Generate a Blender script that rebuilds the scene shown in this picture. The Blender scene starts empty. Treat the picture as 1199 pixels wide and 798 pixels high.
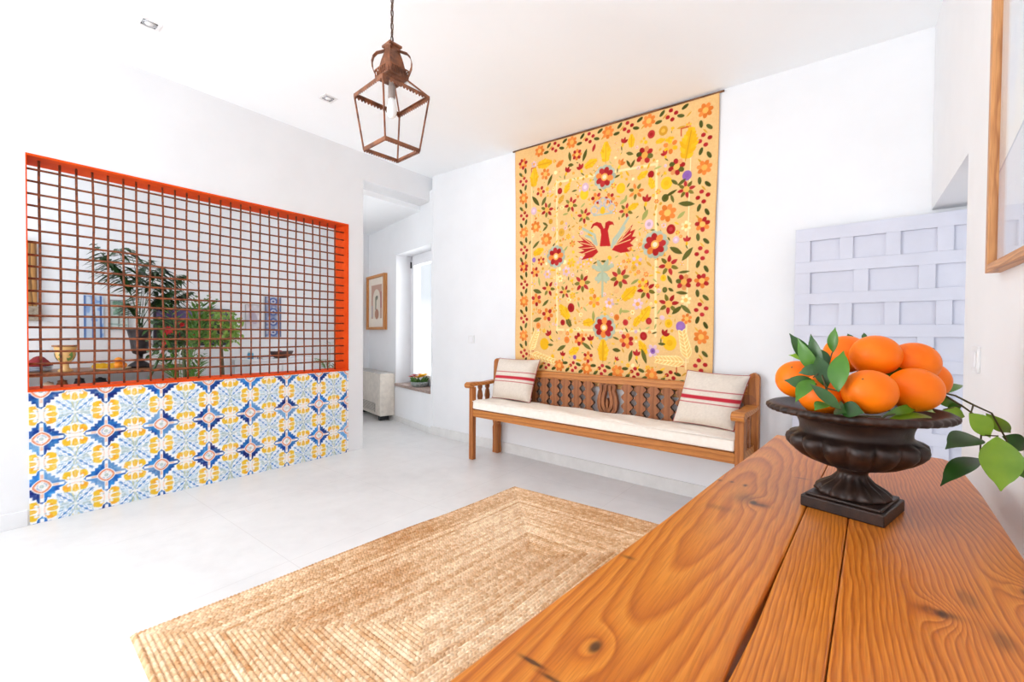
import bpy, math, random
import numpy as np
from mathutils import Vector, Matrix

scene = bpy.context.scene
col = scene.collection
PI = math.pi

# ------------------------------------------------------------------ camera
cam_data = bpy.data.cameras.new('camera')
cam_data.sensor_width = 36.0
cam_data.sensor_fit = 'HORIZONTAL'
cam_data.lens = 15.4358
cam_data.clip_start = 0.02
cam = bpy.data.objects.new('camera', cam_data)
col.objects.link(cam)
CAMROT = [[0.792227, -0.015727, 0.610024], [0.610182, 0.008328, -0.792217], [0.007379, 0.999842, 0.016194]]
cam.matrix_world = Matrix.Translation((0, 0, 1.12)) @ Matrix(CAMROT).to_4x4()
scene.camera = cam

# ------------------------------------------------------------------ exposure, world, daylight and added fill
scene.view_settings.view_transform = 'Standard'
scene.view_settings.look = 'None'
scene.view_settings.exposure = -0.17
scene.view_settings.gamma = 1.0
scene.view_settings.use_curve_mapping = False
scene.cycles.diffuse_bounces = 8
scene.cycles.max_bounces = 14
scene.cycles.transparent_max_bounces = 12

world = bpy.data.worlds.new('daylight')
scene.world = world
world.use_nodes = True
bg = world.node_tree.nodes['Background']
bg.inputs[0].default_value = (0.90, 0.955, 1.0, 1)
bg.inputs[1].default_value = 1.0
# sky above; the brighter lower half is added to lift the ceiling
wt = world.node_tree
tc = wt.nodes.new('ShaderNodeTexCoord'); sp = wt.nodes.new('ShaderNodeSeparateXYZ'); rp = wt.nodes.new('ShaderNodeValToRGB')
wt.links.new(tc.outputs['Generated'], sp.inputs[0])
ma = wt.nodes.new('ShaderNodeMath'); ma.operation = 'MULTIPLY_ADD'; ma.inputs[1].default_value = 0.5; ma.inputs[2].default_value = 0.5
wt.links.new(sp.outputs[2], ma.inputs[0]); wt.links.new(ma.outputs[0], rp.inputs[0])
rp.color_ramp.elements[0].position = 0.40; rp.color_ramp.elements[0].color = (3.7, 3.83, 3.95, 1)
rp.color_ramp.elements[1].position = 0.54; rp.color_ramp.elements[1].color = (1.0, 1.07, 1.14, 1)
wt.links.new(rp.outputs[0], bg.inputs[0])

def area(name, loc, target, sx, sy, power, color=(1, 1, 1)):
    d = bpy.data.lights.new(name, 'AREA')
    d.shape = 'RECTANGLE'; d.size = sx; d.size_y = sy; d.energy = power; d.color = color
    o = bpy.data.objects.new(name, d); col.objects.link(o)
    o.location = loc
    o.rotation_euler = (Vector(target) - Vector(loc)).to_track_quat('-Z', 'Y').to_euler()
    return o

# added fill lights: open near side, left wall and rear room, all out of view;
# the last one is daylight through the passage window
area('fill_near', (-1.7, -2.35, 1.0), (-1.9, 0, 1.7), 3.2, 1.8, 14, (0.93, 0.965, 1))
area('fill_side', (-3.74, -1.72, 1.42), (0.3, 0.4, 1.5), 1.1, 1.68, 112, (0.98, 0.99, 1))
area('fill_rear', (-4.75, -1.1, 1.3), (-4.75, 2, 1.3), 1.4, 2.2, 30, (0.94, 0.97, 1))
area('daylight_passage', (-3.86, 4.35, 1.5), (-4.3, 2.8, 1.0), 0.9, 1.5, 30, (1, 1, 1))
# ------------------------------------------------------------------ helpers
def lin(c):
    c = [x / 255.0 for x in c[:3]]
    return tuple(x / 12.92 if x <= 0.04045 else ((x + 0.055) / 1.055) ** 2.4 for x in c) + (1.0,)

class MB:
    """collects vertices and faces and links them as one mesh object"""
    def __init__(s, xf=None):
        s.v = []; s.f = []; s.xf = xf
    def add(s, vs, fs, flip=False):
        b = len(s.v)
        for p in vs:
            p = s.xf(p) if s.xf else p
            s.v.append((float(p[0]), float(p[1]), float(p[2])))
        for q in fs:
            s.f.append(tuple(b + i for i in (reversed(q) if flip else q)))
    def box(s, x0, x1, y0, y1, z0, z1):
        s.add([(x0, y0, z0), (x1, y0, z0), (x1, y1, z0), (x0, y1, z0), (x0, y0, z1), (x1, y0, z1), (x1, y1, z1), (x0, y1, z1)],
              [(0, 3, 2, 1), (4, 5, 6, 7), (0, 1, 5, 4), (1, 2, 6, 5), (2, 3, 7, 6), (3, 0, 4, 7)])
        return s
    def hexa(s, b, t):
        s.add(list(b) + list(t), [(0, 3, 2, 1), (4, 5, 6, 7), (0, 1, 5, 4), (1, 2, 6, 5), (2, 3, 7, 6), (3, 0, 4, 7)])
        return s
    def prism(s, pts, w0, w1, plane='xz'):
        n = len(pts)
        m = {'xz': lambda p, w: (p[0], w, p[1]), 'xy': lambda p, w: (p[0], p[1], w), 'yz': lambda p, w: (w, p[0], p[1])}[plane]
        s.add([m(p, w0) for p in pts] + [m(p, w1) for p in pts],
              [tuple(range(n)), tuple(range(2 * n - 1, n - 1, -1))] + [(i, i + n, (i + 1) % n + n, (i + 1) % n) for i in range(n)])
        return s
    def strip(s, pts, wid, w0, w1, plane='xz'):
        """a bar of constant width following a 2-D path, extruded from w0 to w1"""
        L = []; Rr = []
        for i, p in enumerate(pts):
            a = pts[max(i - 1, 0)]; b = pts[min(i + 1, len(pts) - 1)]
            d = Vector((b[0] - a[0], b[1] - a[1])); d.normalize()
            ww = wid[i] if isinstance(wid, (list, tuple)) else wid
            L.append((p[0] - d.y * ww / 2, p[1] + d.x * ww / 2)); Rr.append((p[0] + d.y * ww / 2, p[1] - d.x * ww / 2))
        m = {'xz': lambda p, w: (p[0], w, p[1]), 'xy': lambda p, w: (p[0], p[1], w), 'yz': lambda p, w: (w, p[0], p[1])}[plane]
        n = len(pts)
        vs = [m(p, w0) for p in L] + [m(p, w0) for p in Rr] + [m(p, w1) for p in L] + [m(p, w1) for p in Rr]
        fs = []
        for i in range(n - 1):
            fs += [(i, i + 1, n + i + 1, n + i), (2 * n + i + 1, 2 * n + i, 3 * n + i, 3 * n + i + 1),
                   (i + 1, i, 2 * n + i, 2 * n + i + 1), (n + i, n + i + 1, 3 * n + i + 1, 3 * n + i)]
        fs += [(0, n, 3 * n, 2 * n), (n - 1, 3 * n - 1, 4 * n - 1, 2 * n - 1)]
        s.add(vs, fs)
        return s
    def tube(s, pts, r, n=8, close=False):
        pts = [Vector(p) for p in pts]
        k = len(pts); vs = []; up = None
        for i, p in enumerate(pts):
            a = pts[i - 1] if (i or close) else pts[0]
            b = pts[(i + 1) % k] if (i < k - 1 or close) else pts[-1]
            t = (b - a).normalized()
            if up is None:
                up = t.orthogonal().normalized()
            up = (up - t * up.dot(t)).normalized()
            w = t.cross(up)
            rr = r[i] if isinstance(r, (list, tuple)) else r
            for j in range(n):
                an = 2 * PI * j / n
                vs.append(p + (up * math.cos(an) + w * math.sin(an)) * rr)
        fs = []
        for i in range(k if close else k - 1):
            for j in range(n):
                a = i * n + j; b = i * n + (j + 1) % n; i2 = (i + 1) % k
                fs.append((a, b, i2 * n + (j + 1) % n, i2 * n + j))
        if not close:
            fs.append(tuple(range(n - 1, -1, -1))); fs.append(tuple((k - 1) * n + j for j in range(n)))
        s.add(vs, fs)
        return s
    def rod(s, a, b, w, h=None, up=(0, 0, 1)):
        """a straight bar of rectangular section"""
        a = Vector(a); b = Vector(b); h = h or w
        t = (b - a).normalized(); u = Vector(up)
        if abs(t.dot(u)) > 0.98: u = Vector((1, 0, 0))
        sd = t.cross(u).normalized(); u = sd.cross(t)
        q = [sd * (-w / 2) + u * (-h / 2), sd * (w / 2) + u * (-h / 2), sd * (w / 2) + u * (h / 2), sd * (-w / 2) + u * (h / 2)]
        s.hexa([a + x for x in q], [b + x for x in q])
        return s
    def lathe(s, prof, c=(0, 0, 0), n=40, mod=None, close_ends=True):
        """prof: list of (r, z); mod(i, angle) -> radius factor"""
        vs = []
        for i, (r, z) in enumerate(prof):
            for j in range(n):
                an = 2 * PI * j / n
                rr = r * (mod(i, an) if mod else 1.0)
                vs.append((c[0] + rr * math.cos(an), c[1] + rr * math.sin(an), c[2] + z))
        fs = []
        for i in range(len(prof) - 1):
            for j in range(n):
                fs.append((i * n + j, i * n + (j + 1) % n, (i + 1) * n + (j + 1) % n, (i + 1) * n + j))
        if close_ends:
            fs.append(tuple(range(n - 1, -1, -1))); fs.append(tuple((len(prof) - 1) * n + j for j in range(n)))
        s.add(vs, fs)
        return s
    def ball(s, c, r, n=16, m=10, sc=(1, 1, 1)):
        vs = [(c[0], c[1], c[2] - r * sc[2])]
        for i in range(1, m):
            ph = PI * i / m
            for j in range(n):
                an = 2 * PI * j / n
                vs.append((c[0] + r * sc[0] * math.sin(ph) * math.cos(an), c[1] + r * sc[1] * math.sin(ph) * math.sin(an), c[2] - r * sc[2] * math.cos(ph)))
        vs.append((c[0], c[1], c[2] + r * sc[2]))
        fs = [(0, 1 + (j + 1) % n, 1 + j) for j in range(n)]
        for i in range(m - 2):
            for j in range(n):
                a = 1 + i * n + j; b = 1 + i * n + (j + 1) % n
                fs.append((a, b, b + n, a + n))
        top = len(vs) - 1; o = 1 + (m - 2) * n
        fs += [(o + j, o + (j + 1) % n, top) for j in range(n)]
        s.add(vs, fs)
        return s
    def leaf(s, base, tip, w, facing, fold=0.25, curl=0.1, n=8, shape=0.75):
        """a lance-shaped blade with a folded midrib"""
        b = Vector(base); t = Vector(tip); d = t - b; L = d.length; d.normalize()
        f = Vector(facing); f = (f - d * f.dot(d)).normalized(); sd = d.cross(f)
        vs = []
        for i in range(n + 1):
            q = i / n
            ww = w / 2 * (math.sin(PI * q ** shape) * (1.06 - 0.22 * q) * (1 if q < .8 else 0.86) if 0 < q < 1 else 0.03)
            c = b + d * (L * q) - f * (curl * L * (4 * q * (1 - q) - 1) * -1 * 0.5)
            vs += [c - sd * ww + f * ww * fold, c, c + sd * ww + f * ww * fold]
        fs = []
        for i in range(n):
            a = i * 3
            fs += [(a, a + 1, a + 4, a + 3), (a + 1, a + 2, a + 5, a + 4)]
        s.add(vs, fs)
        return s
    def build(s, name, mat, parent=None, smooth=False, bevel=0, loc=None):
        me = bpy.data.meshes.new(name)
        off = Vector(loc) if loc is not None else (root_loc(parent) if parent is not None else None)
        if off is None:
            xs = np.array(s.v); mn = xs.min(0); mx = xs.max(0)
            off = Vector(((mn[0] + mx[0]) / 2, (mn[1] + mx[1]) / 2, mn[2]))
        me.from_pydata([(p[0] - off.x, p[1] - off.y, p[2] - off.z) for p in s.v], [], s.f)
        if mat: me.materials.append(mat)
        if smooth:
            me.polygons.foreach_set('use_smooth', [True] * len(me.polygons))
        me.update()
        o = bpy.data.objects.new(name, me); col.objects.link(o)
        if parent is not None:
            o.parent = parent
        else:
            o.location = off
        if bevel:
            m = o.modifiers.new('bevel', 'BEVEL'); m.width = bevel; m.segments = 2; m.limit_method = 'ANGLE'; m.angle_limit = 0.6
        if smooth == 'auto':
            e = None
        return o

def root_loc(o):
    v = Vector((0, 0, 0))
    while o is not None:
        v += o.location; o = o.parent
    return v

def thing(name, label, cat, loc, group=None):
    o = bpy.data.objects.new(name, None); col.objects.link(o)
    o.empty_display_size = 0.1; o.location = loc
    return tag(o, label, cat, group)

def tag(o, label=None, cat=None, group=None, kind=None):
    if label: o['label'] = label
    if cat: o['category'] = cat
    if group: o['group'] = group
    if kind: o['kind'] = kind
    return o

def struct(name, mb, mat, bevel=0):
    return tag(mb.build(name, mat, bevel=bevel), kind='structure')

def copy_tree(o, parent=None, loc=None):
    c = o.copy(); col.objects.link(c)
    if parent is not None: c.parent = parent
    if loc is not None: c.location = loc
    for ch in [x for x in list(bpy.data.objects) if x.parent == o]:
        copy_tree(ch, c)
    return c

# ------------------------------------------------------------------ node materials
class NT:
    def __init__(s, name):
        s.m = bpy.data.materials.new(name); s.m.use_nodes = True
        s.t = s.m.node_tree; s.b = s.t.nodes['Principled BSDF']
    def new(s, kind, **kw):
        n = s.t.nodes.new(kind)
        for k, v in kw.items(): setattr(n, k, v)
        return n
    def link(s, a, b): s.t.links.new(a, b)
    def put(s, sock, v):
        if hasattr(v, 'links'): s.t.links.new(v, sock)
        else: sock.default_value = v
    def M(s, op, a, b=0.0, c=0.0):
        n = s.new('ShaderNodeMath', operation=op)
        s.put(n.inputs[0], a); s.put(n.inputs[1], b)
        if len(n.inputs) > 2: s.put(n.inputs[2], c)
        return n.outputs[0]
    def obj(s):
        return s.new('ShaderNodeTexCoord').outputs['Object']
    def sep(s, v):
        n = s.new('ShaderNodeSeparateXYZ'); s.link(v, n.inputs[0]); return n.outputs
    def comb(s, x, y, z):
        n = s.new('ShaderNodeCombineXYZ')
        for i, q in enumerate((x, y, z)): s.put(n.inputs[i], q)
        return n.outputs[0]
    def noise(s, vec, scale=5, detail=3, rough=0.5):
        n = s.new('ShaderNodeTexNoise'); s.link(vec, n.inputs['Vector'])
        n.inputs['Scale'].default_value = scale; n.inputs['Detail'].default_value = detail; n.inputs['Roughness'].default_value = rough
        return n.outputs['Fac']
    def ramp(s, fac, stops, interp='LINEAR'):
        n = s.new('ShaderNodeValToRGB'); s.put(n.inputs[0], fac); e = n.color_ramp
        e.interpolation = interp
        while len(e.elements) < len(stops): e.elements.new(0.5)
        for k, (p, c) in zip(e.elements, stops):
            k.position = p; k.color = c
        return n.outputs[0]
    def mix(s, fac, a, b, mode='MIX'):
        n = s.new('ShaderNodeMix', data_type='RGBA', blend_type=mode)
        s.put(n.inputs['Factor'], fac); s.put(n.inputs['A'] if False else n.inputs[6], a); s.put(n.inputs[7], b)
        return n.outputs[2]
    def bump(s, h, strength=0.3, dist=0.002):
        n = s.new('ShaderNodeBump'); n.inputs['Strength'].default_value = strength; n.inputs['Distance'].default_value = dist
        s.link(h, n.inputs['Height']); s.link(n.outputs[0], s.b.inputs['Normal'])
    def base(s, c): s.put(s.b.inputs['Base Color'], c)
    def set(s, rough=0.5, metal=0.0, spec=None):
        s.put(s.b.inputs['Roughness'], rough); s.b.inputs['Metallic'].default_value = metal
        if spec is not None: s.b.inputs['Specular IOR Level'].default_value = spec

def speckle(name, c1, c2, scale=6, rough=0.6, metal=0, bump=0.0, bscale=None, detail=4, lo=0.3, hi=0.7, spec=None, bdist=0.002):
    t = NT(name); v = t.obj(); n = t.noise(v, scale, detail, 0.6)
    t.base(t.ramp(n, [(lo, lin(c1)), (hi, lin(c2))])); t.set(rough, metal, spec)
    if bump: t.bump(t.noise(v, bscale or scale * 4, 5, 0.6), bump, bdist)
    return t.m

def vcol(name, rough=0.8, bump=0.0, bscale=300, spec=0.3):
    t = NT(name); a = t.new('ShaderNodeAttribute', attribute_name='Col')
    v = t.obj(); n = t.noise(v, 60, 3)
    c = t.mix(0.10, a.outputs['Color'], t.ramp(n, [(0.3, (0.55, 0.55, 0.55, 1)), (0.7, (1, 1, 1, 1))]), 'MULTIPLY')
    t.base(c); t.set(rough, 0, spec)
    if bump: t.bump(t.noise(v, bscale, 2), bump, 0.001)
    return t.m

def wood(name, light, mid, dark, along=1, across=0, ring=38.0, cath=None, knots=(), marks=(), warp=0.03, rough=0.42, fine=1.0, off=0.0, spec=0.4, pore=0.25, wear=None):
    """sawn timber: growth rings with an optional cathedral figure and knots (positions along, across, radius)"""
    t = NT(name); v = t.obj(); xyz = t.sep(v)
    L = xyz[along]; A = xyz[across]; T = xyz[3 - along - across]
    stretch = t.comb(t.M('MULTIPLY', A, 5.0), t.M('MULTIPLY', L, 1.1), t.M('MULTIPLY', T, 5.0))
    n1 = t.noise(stretch, 1.6, 3, 0.55)
    n2 = t.noise(t.comb(t.M('MULTIPLY', A, 26), t.M('MULTIPLY', L, 5.0), t.M('ADD', T, off)), 1.4, 2, 0.5)
    A1 = t.M('ADD', t.M('ADD', A, t.M('MULTIPLY', t.M('SUBTRACT', n1, 0.5), warp * 2)), t.M('MULTIPLY', t.M('SUBTRACT', n2, 0.5), 0.008))
    if cath:
        ac, l0, k = cath
        q = t.M('MULTIPLY', t.M('SUBTRACT', L, l0), k)
        da = t.M('SUBTRACT', A1, ac)
        A1 = t.M('SQRT', t.M('ADD', t.M('ADD', t.M('MULTIPLY', da, da), t.M('MULTIPLY', q, q)), 0.0006))
    A1 = t.M('ADD', A1, t.M('MULTIPLY', T, 0.6))
    kd = None
    for (kl, ka, kr) in knots:
        dl = t.M('DIVIDE', t.M('SUBTRACT', L, kl), kr * 1.9); dc = t.M('DIVIDE', t.M('SUBTRACT', A, ka), kr)
        d2 = t.M('ADD', t.M('MULTIPLY', dl, dl), t.M('MULTIPLY', dc, dc))
        g = t.M('EXPONENT', t.M('MULTIPLY', d2, -0.22))
        A1 = t.M('ADD', A1, t.M('MULTIPLY', g, kr * 2.6))
        wob = t.M('ADD', d2, t.M('MULTIPLY', t.M('SUBTRACT', n2, 0.5), 0.5))
        core = t.M('EXPONENT', t.M('MULTIPLY', t.M('MULTIPLY', wob, wob), -6.0))
        kd = core if kd is None else t.M('MAXIMUM', kd, core)
    ph = t.M('FRACT', t.M('ADD', t.M('MULTIPLY', A1, ring), off))
    c = t.ramp(ph, [(0.0, lin(light)), (0.5, lin(mid)), (0.80, lin(dark)), (0.9, lin(mid)), (1.0, lin(light))])
    fib = t.noise(t.comb(t.M('MULTIPLY', A, 420), t.M('MULTIPLY', L, 14), t.M('MULTIPLY', T, 420)), 1.0, 2, 0.6)
    c = t.mix(pore * fine, c, t.ramp(fib, [(0.35, lin((120, 70, 30))), (0.6, (1, 1, 1, 1))]), 'MULTIPLY')
    big = t.noise(v, 3.0, 2)
    c = t.mix(0.35, c, t.ramp(big, [(0.3, (0.72, 0.66, 0.6, 1)), (0.7, (1, 1, 1, 1))]), 'MULTIPLY')
    for (kl, ka, rl, ra, sg) in marks:
        dl = t.M('DIVIDE', t.M('SUBTRACT', L, kl), rl); dc = t.M('DIVIDE', t.M('SUBTRACT', A, ka), ra)
        d2 = t.M('ADD', t.M('ADD', t.M('MULTIPLY', dl, dl), t.M('MULTIPLY', dc, dc)), t.M('MULTIPLY', t.M('SUBTRACT', n2, 0.5), 1.6))
        c = t.mix(t.M('MULTIPLY', t.M('EXPONENT', t.M('MULTIPLY', t.M('MAXIMUM', d2, 0.0), -1.6)), sg), c, lin((58, 30, 14)))
    if kd is not None:
        c = t.mix(t.M('MULTIPLY', kd, 0.93), c, lin((62, 32, 14)))
    t.base(c); t.set(rough, 0, spec)
    t.bump(t.M('ADD', t.M('MULTIPLY', fib, 0.5), t.M('MULTIPLY', ph, 0.3)), 0.25, 0.0008)
    return t.m

def plain(name, c, rough=0.5, metal=0.0, spec=None):
    t = NT(name); v = t.obj(); n = t.noise(v, 18, 3)
    c1 = tuple(max(0, x * 0.94) for x in c); t.base(t.ramp(n, [(0.35, lin(c1)), (0.65, lin(c))])); t.set(rough, metal, spec)
    return t.m

def glass_mat(name, tint=(1, 1, 1, 1), refl=0.10):
    t = NT(name); nt = t.t
    tr = t.new('ShaderNodeBsdfTransparent'); tr.inputs[0].default_value = tint
    gl = t.new('ShaderNodeBsdfGlossy'); gl.inputs['Roughness'].default_value = 0.02
    ge = t.new('ShaderNodeNewGeometry'); dt = t.new('ShaderNodeVectorMath', operation='DOT_PRODUCT')
    t.link(ge.outputs['Incoming'], dt.inputs[0]); t.link(ge.outputs['Normal'], dt.inputs[1])
    q = t.M('SUBTRACT', 1.0, t.M('ABSOLUTE', dt.outputs['Value']))
    fr = t.M('ADD', t.M('MULTIPLY', t.M('POWER', q, 5.0), 0.6), 0.03)
    mx = t.new('ShaderNodeMixShader')
    t.link(fr, mx.inputs[0])
    t.link(tr.outputs[0], mx.inputs[1]); t.link(gl.outputs[0], mx.inputs[2])
    out = [n for n in nt.nodes if n.type == 'OUTPUT_MATERIAL'][0]
    t.link(mx.outputs[0], out.inputs[0])
    nt.nodes.remove(t.b)
    return t.m

# ------------------------------------------------------------------ painted cloth and glazed tiles
class Canvas:
    """a small raster in metres (u to the right, w upwards) whose colours become mesh colours"""
    def __init__(s, w, h, res, bgc):
        s.res = res; s.ss = 2; s.nx = int(round(w / res)); s.ny = int(round(h / res)); s.w = w; s.h = h
        s.st = res / s.ss
        s.a = np.empty((s.ny * s.ss, s.nx * s.ss, 3)); s.a[:] = bgc
        s.hgt = np.zeros(s.a.shape[:2])
        s.U = (np.arange(s.nx * s.ss) + 0.5) * s.st; s.W = (np.arange(s.ny * s.ss) + 0.5) * s.st
    def win(s, u0, u1, w0, w1):
        i0 = max(0, int(u0 / s.st)); i1 = min(s.a.shape[1], int(u1 / s.st) + 2); j0 = max(0, int(w0 / s.st)); j1 = min(s.a.shape[0], int(w1 / s.st) + 2)
        if i1 <= i0 or j1 <= j0: return None
        X, Y = np.meshgrid(s.U[i0:i1], s.W[j0:j1]); return (slice(j0, j1), slice(i0, i1)), X, Y
    def fill(s, sl, m, c, h=1.0):
        s.a[sl][m] = c; s.hgt[sl][m] = h
    def ell(s, u, w, ru, rw, ang, c, pointed=False):
        R_ = max(ru, rw) * 1.05; q = s.win(u - R_, u + R_, w - R_, w + R_)
        if q is None: return
        sl, X, Y = q; ca = math.cos(ang); sa = math.sin(ang)
        x = ((X - u) * ca + (Y - w) * sa) / ru; y = (-(X - u) * sa + (Y - w) * ca) / rw
        m = (np.abs(y) < (1 - x * x) * 0.95) & (np.abs(x) < 1) if pointed else (x * x + y * y < 1)
        s.fill(sl, m, c)
    def poly(s, pts, c):
        p = np.array(pts); q = s.win(p[:, 0].min(), p[:, 0].max(), p[:, 1].min(), p[:, 1].max())
        if q is None: return
        sl, X, Y = q; ins = np.zeros(X.shape, bool)
        for i in range(len(p)):
            x0, y0 = p[i]; x1, y1 = p[(i + 1) % len(p)]
            if y0 == y1: continue
            ins ^= ((Y > y0) != (Y > y1)) & (X < (x1 - x0) * (Y - y0) / (y1 - y0) + x0)
        s.fill(sl, ins, c)
    def line(s, pts, wid, c, h=1.0):
        for (x0, y0), (x1, y1) in zip(pts[:-1], pts[1:]):
            q = s.win(min(x0, x1) - wid, max(x0, x1) + wid, min(y0, y1) - wid, max(y0, y1) + wid)
            if q is None: continue
            sl, X, Y = q; L2 = (x1 - x0) ** 2 + (y1 - y0) ** 2 + 1e-12
            t = np.clip(((X - x0) * (x1 - x0) + (Y - y0) * (y1 - y0)) / L2, 0, 1)
            d = np.hypot(X - x0 - t * (x1 - x0), Y - y0 - t * (y1 - y0)); s.fill(sl, d < wid / 2, c, h)
    def mesh(s, name, place, mat, parent=None, relief=0.0, thick=0.0):
        """place(u, w, h) -> world arrays; front grid plus a border and back when thick"""
        ny, nx, k = s.ny, s.nx, s.ss
        c = s.a.reshape(ny, k, nx, k, 3).mean((1, 3)); hh = s.hgt.reshape(ny, k, nx, k).mean((1, 3))
        u = (np.arange(nx)) * s.w / (nx - 1); w = (np.arange(ny)) * s.h / (ny - 1); Ug, Wg = np.meshgrid(u, w)
        return grid_mesh(name, np.stack(place(Ug, Wg, hh * relief), -1), c, mat, parent, np.stack(place(Ug, Wg, hh * 0 - thick), -1) if thick else None)

def grid_mesh(name, P, c, mat, parent=None, back=None, smooth=True):
    ny, nx = P.shape[:2]
    pts = P.reshape(-1, 3); idx = np.arange(ny * nx).reshape(ny, nx)
    q = np.stack([idx[:-1, :-1], idx[:-1, 1:], idx[1:, 1:], idx[1:, :-1]], -1).reshape(-1, 4)
    cc = c.reshape(-1, 3)
    if back is not None:
        ring = np.concatenate([idx[0, :], idx[1:, -1], idx[-1, -2::-1], idx[-2:0:-1, 0]])
        b0 = len(pts); pts = np.concatenate([pts, back.reshape(-1, 3)[ring]]); cc = np.concatenate([cc, cc[ring]])
        r2 = np.arange(len(ring)) + b0
        q = np.concatenate([q, np.stack([np.roll(ring, -1), ring, r2, np.roll(r2, -1)], -1)])
        # the back as one row of quads across
    off = np.array(root_loc(parent)) if parent is not None else np.array([(pts[:, 0].min() + pts[:, 0].max()) / 2, (pts[:, 1].min() + pts[:, 1].max()) / 2, pts[:, 2].min()])
    me = bpy.data.meshes.new(name)
    me.vertices.add(len(pts)); me.vertices.foreach_set('co', (pts - off).astype(np.float32).ravel())
    me.loops.add(q.size); me.polygons.add(len(q))
    me.loops.foreach_set('vertex_index', q.astype(np.int32).ravel())
    me.polygons.foreach_set('loop_start', np.arange(0, q.size, 4, dtype=np.int32))
    me.polygons.foreach_set('use_smooth', np.full(len(q), smooth))
    at = me.color_attributes.new('Col', 'FLOAT_COLOR', 'POINT')
    cl = np.clip(cc / 255.0, 0, 1); cl = np.where(cl <= 0.04045, cl / 12.92, ((cl + 0.055) / 1.055) ** 2.4)
    at.data.foreach_set('color', np.concatenate([cl, np.ones((len(cl), 1))], 1).astype(np.float32).ravel())
    me.update(); me.validate()
    if mat: me.materials.append(mat)
    o = bpy.data.objects.new(name, me); col.objects.link(o)
    if parent is not None: o.parent = parent
    else: o.location = off
    return o

def vnoise(X, Y, scale, seed=0):
    """smooth value noise on arrays"""
    r = np.random.RandomState(seed); g = r.rand(64, 64)
    x = X * scale; y = Y * scale; xi = np.floor(x).astype(int); yi = np.floor(y).astype(int); fx = x - xi; fy = y - yi
    fx = fx * fx * (3 - 2 * fx); fy = fy * fy * (3 - 2 * fy)
    a = g[yi % 64, xi % 64]; b = g[yi % 64, (xi + 1) % 64]; c = g[(yi + 1) % 64, xi % 64]; d = g[(yi + 1) % 64, (xi + 1) % 64]
    return (a * (1 - fx) + b * fx) * (1 - fy) + (c * (1 - fx) + d * fx) * fy
# ------------------------------------------------------------------ materials
WHITE = speckle('white_plaster', (229, 230, 232), (233, 234, 236), 3, 0.75, bump=0.06, bscale=40, spec=0.2)
CEIL = speckle('white_ceiling_paint', (245, 248, 250), (248, 251, 253), 2, 0.85, spec=0.1)
BASEB = speckle('pale_stone_skirting', (214, 213, 211), (226, 225, 223), 9, 0.45)
ORANGE = speckle('orange_painted_wood', (216, 68, 10), (230, 82, 20), 9, 0.7, spec=0.12, bump=0.1, bscale=60)
IRON = speckle('rusted_iron', (82, 44, 26), (160, 86, 44), 40, 0.62, metal=0.15, bump=0.4, bscale=220, bdist=0.001)
COPPER = speckle('aged_copper', (84, 48, 32), (156, 96, 62), 26, 0.5, metal=0.25, bump=0.3, bscale=160, bdist=0.001)
WPAINT = speckle('white_gloss_paint', (226, 226, 229), (232, 232, 235), 5, 0.4)
DOORP = speckle('lilac_white_door_paint', (198, 199, 211), (206, 207, 219), 4, 0.45)
PLASTIC = plain('white_plastic', (232, 232, 232), 0.35)
CHROME = plain('brushed_chrome', (190, 192, 195), 0.22, 0.9)
BLACK = plain('black_recess', (28, 28, 30), 0.5)
GLASS = glass_mat('clear_glass')
BULBM = None

def floor_material():
    t = NT('microcement_floor'); v = t.obj(); xyz = t.sep(v)
    n = t.noise(v, 1.4, 5, 0.6); n2 = t.noise(v, 9.0, 4, 0.6)
    c = t.ramp(t.M('ADD', t.M('MULTIPLY', n, 0.7), t.M('MULTIPLY', n2, 0.3)), [(0.32, lin((213, 213, 213))), (0.5, lin((223, 223, 223))), (0.7, lin((231, 231, 231)))])
    j = None
    for ax, pitch, o in ((0, 0.9, 0.31), (1, 0.9, 0.12)):
        f = t.M('ABSOLUTE', t.M('SUBTRACT', t.M('FRACT', t.M('DIVIDE', t.M('ADD', xyz[ax], o), pitch)), 0.5))
        g = t.M('LESS_THAN', f, 0.0018)
        j = g if j is None else t.M('MAXIMUM', j, g)
    c = t.mix(t.M('MULTIPLY', j, 0.35), c, lin((180, 178, 175)))
    t.base(c); t.set(0.32, 0, 0.35); t.bump(n2, 0.04, 0.002)
    return t.m
FLOOR = floor_material()

# back wall frame: runs along BD, BN points into the wall
BA = math.radians(-3.0)
BD = Vector((math.cos(BA), math.sin(BA), 0)); BN = Vector((-math.sin(BA), math.cos(BA), 0))
BACK0 = Vector((-3.668, 3.307, 0))
def bk(s, n, z): return BACK0 + BD * s + BN * n + Vector((0, 0, z))
# slanting passage wall
CD = Vector((-0.9694, 0.2453, 0)); CN = Vector((0.2453, 0.9694, 0))
def ck(s, n, z): return BACK0 + CD * s + CN * n + Vector((0, 0, z))

# ------------------------------------------------------------------ the room shell
m = MB(); m.box(-6.0, 1.4, -2.5, 3.9, -0.12, 0); struct('floor', m, FLOOR)
m = MB()   # ceiling of the hall, a little lower towards the right
zc = lambda x: 2.80 - 0.036 * (x + 2.46)
m.hexa([(-4.0, -2.5, zc(-4.0)), (1.4, -2.5, zc(1.4)), (1.4, 3.6, zc(1.4)), (-4.0, 3.6, zc(-4.0))],
       [(-4.0, -2.5, 3.1), (1.4, -2.5, 3.1), (1.4, 3.6, 3.1), (-4.0, 3.6, 3.1)])
struct('ceiling', m, CEIL)
m = MB(); m.box(-5.75, -3.955, -1.3, 3.9, 2.53, 2.7); struct('ceiling_rear', m, CEIL)

m = MB(xf=lambda p: bk(*p)); m.box(0.0, 4.45, 0, 0.3, 0, 3.05); struct('wall_back', m, WHITE)

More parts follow.
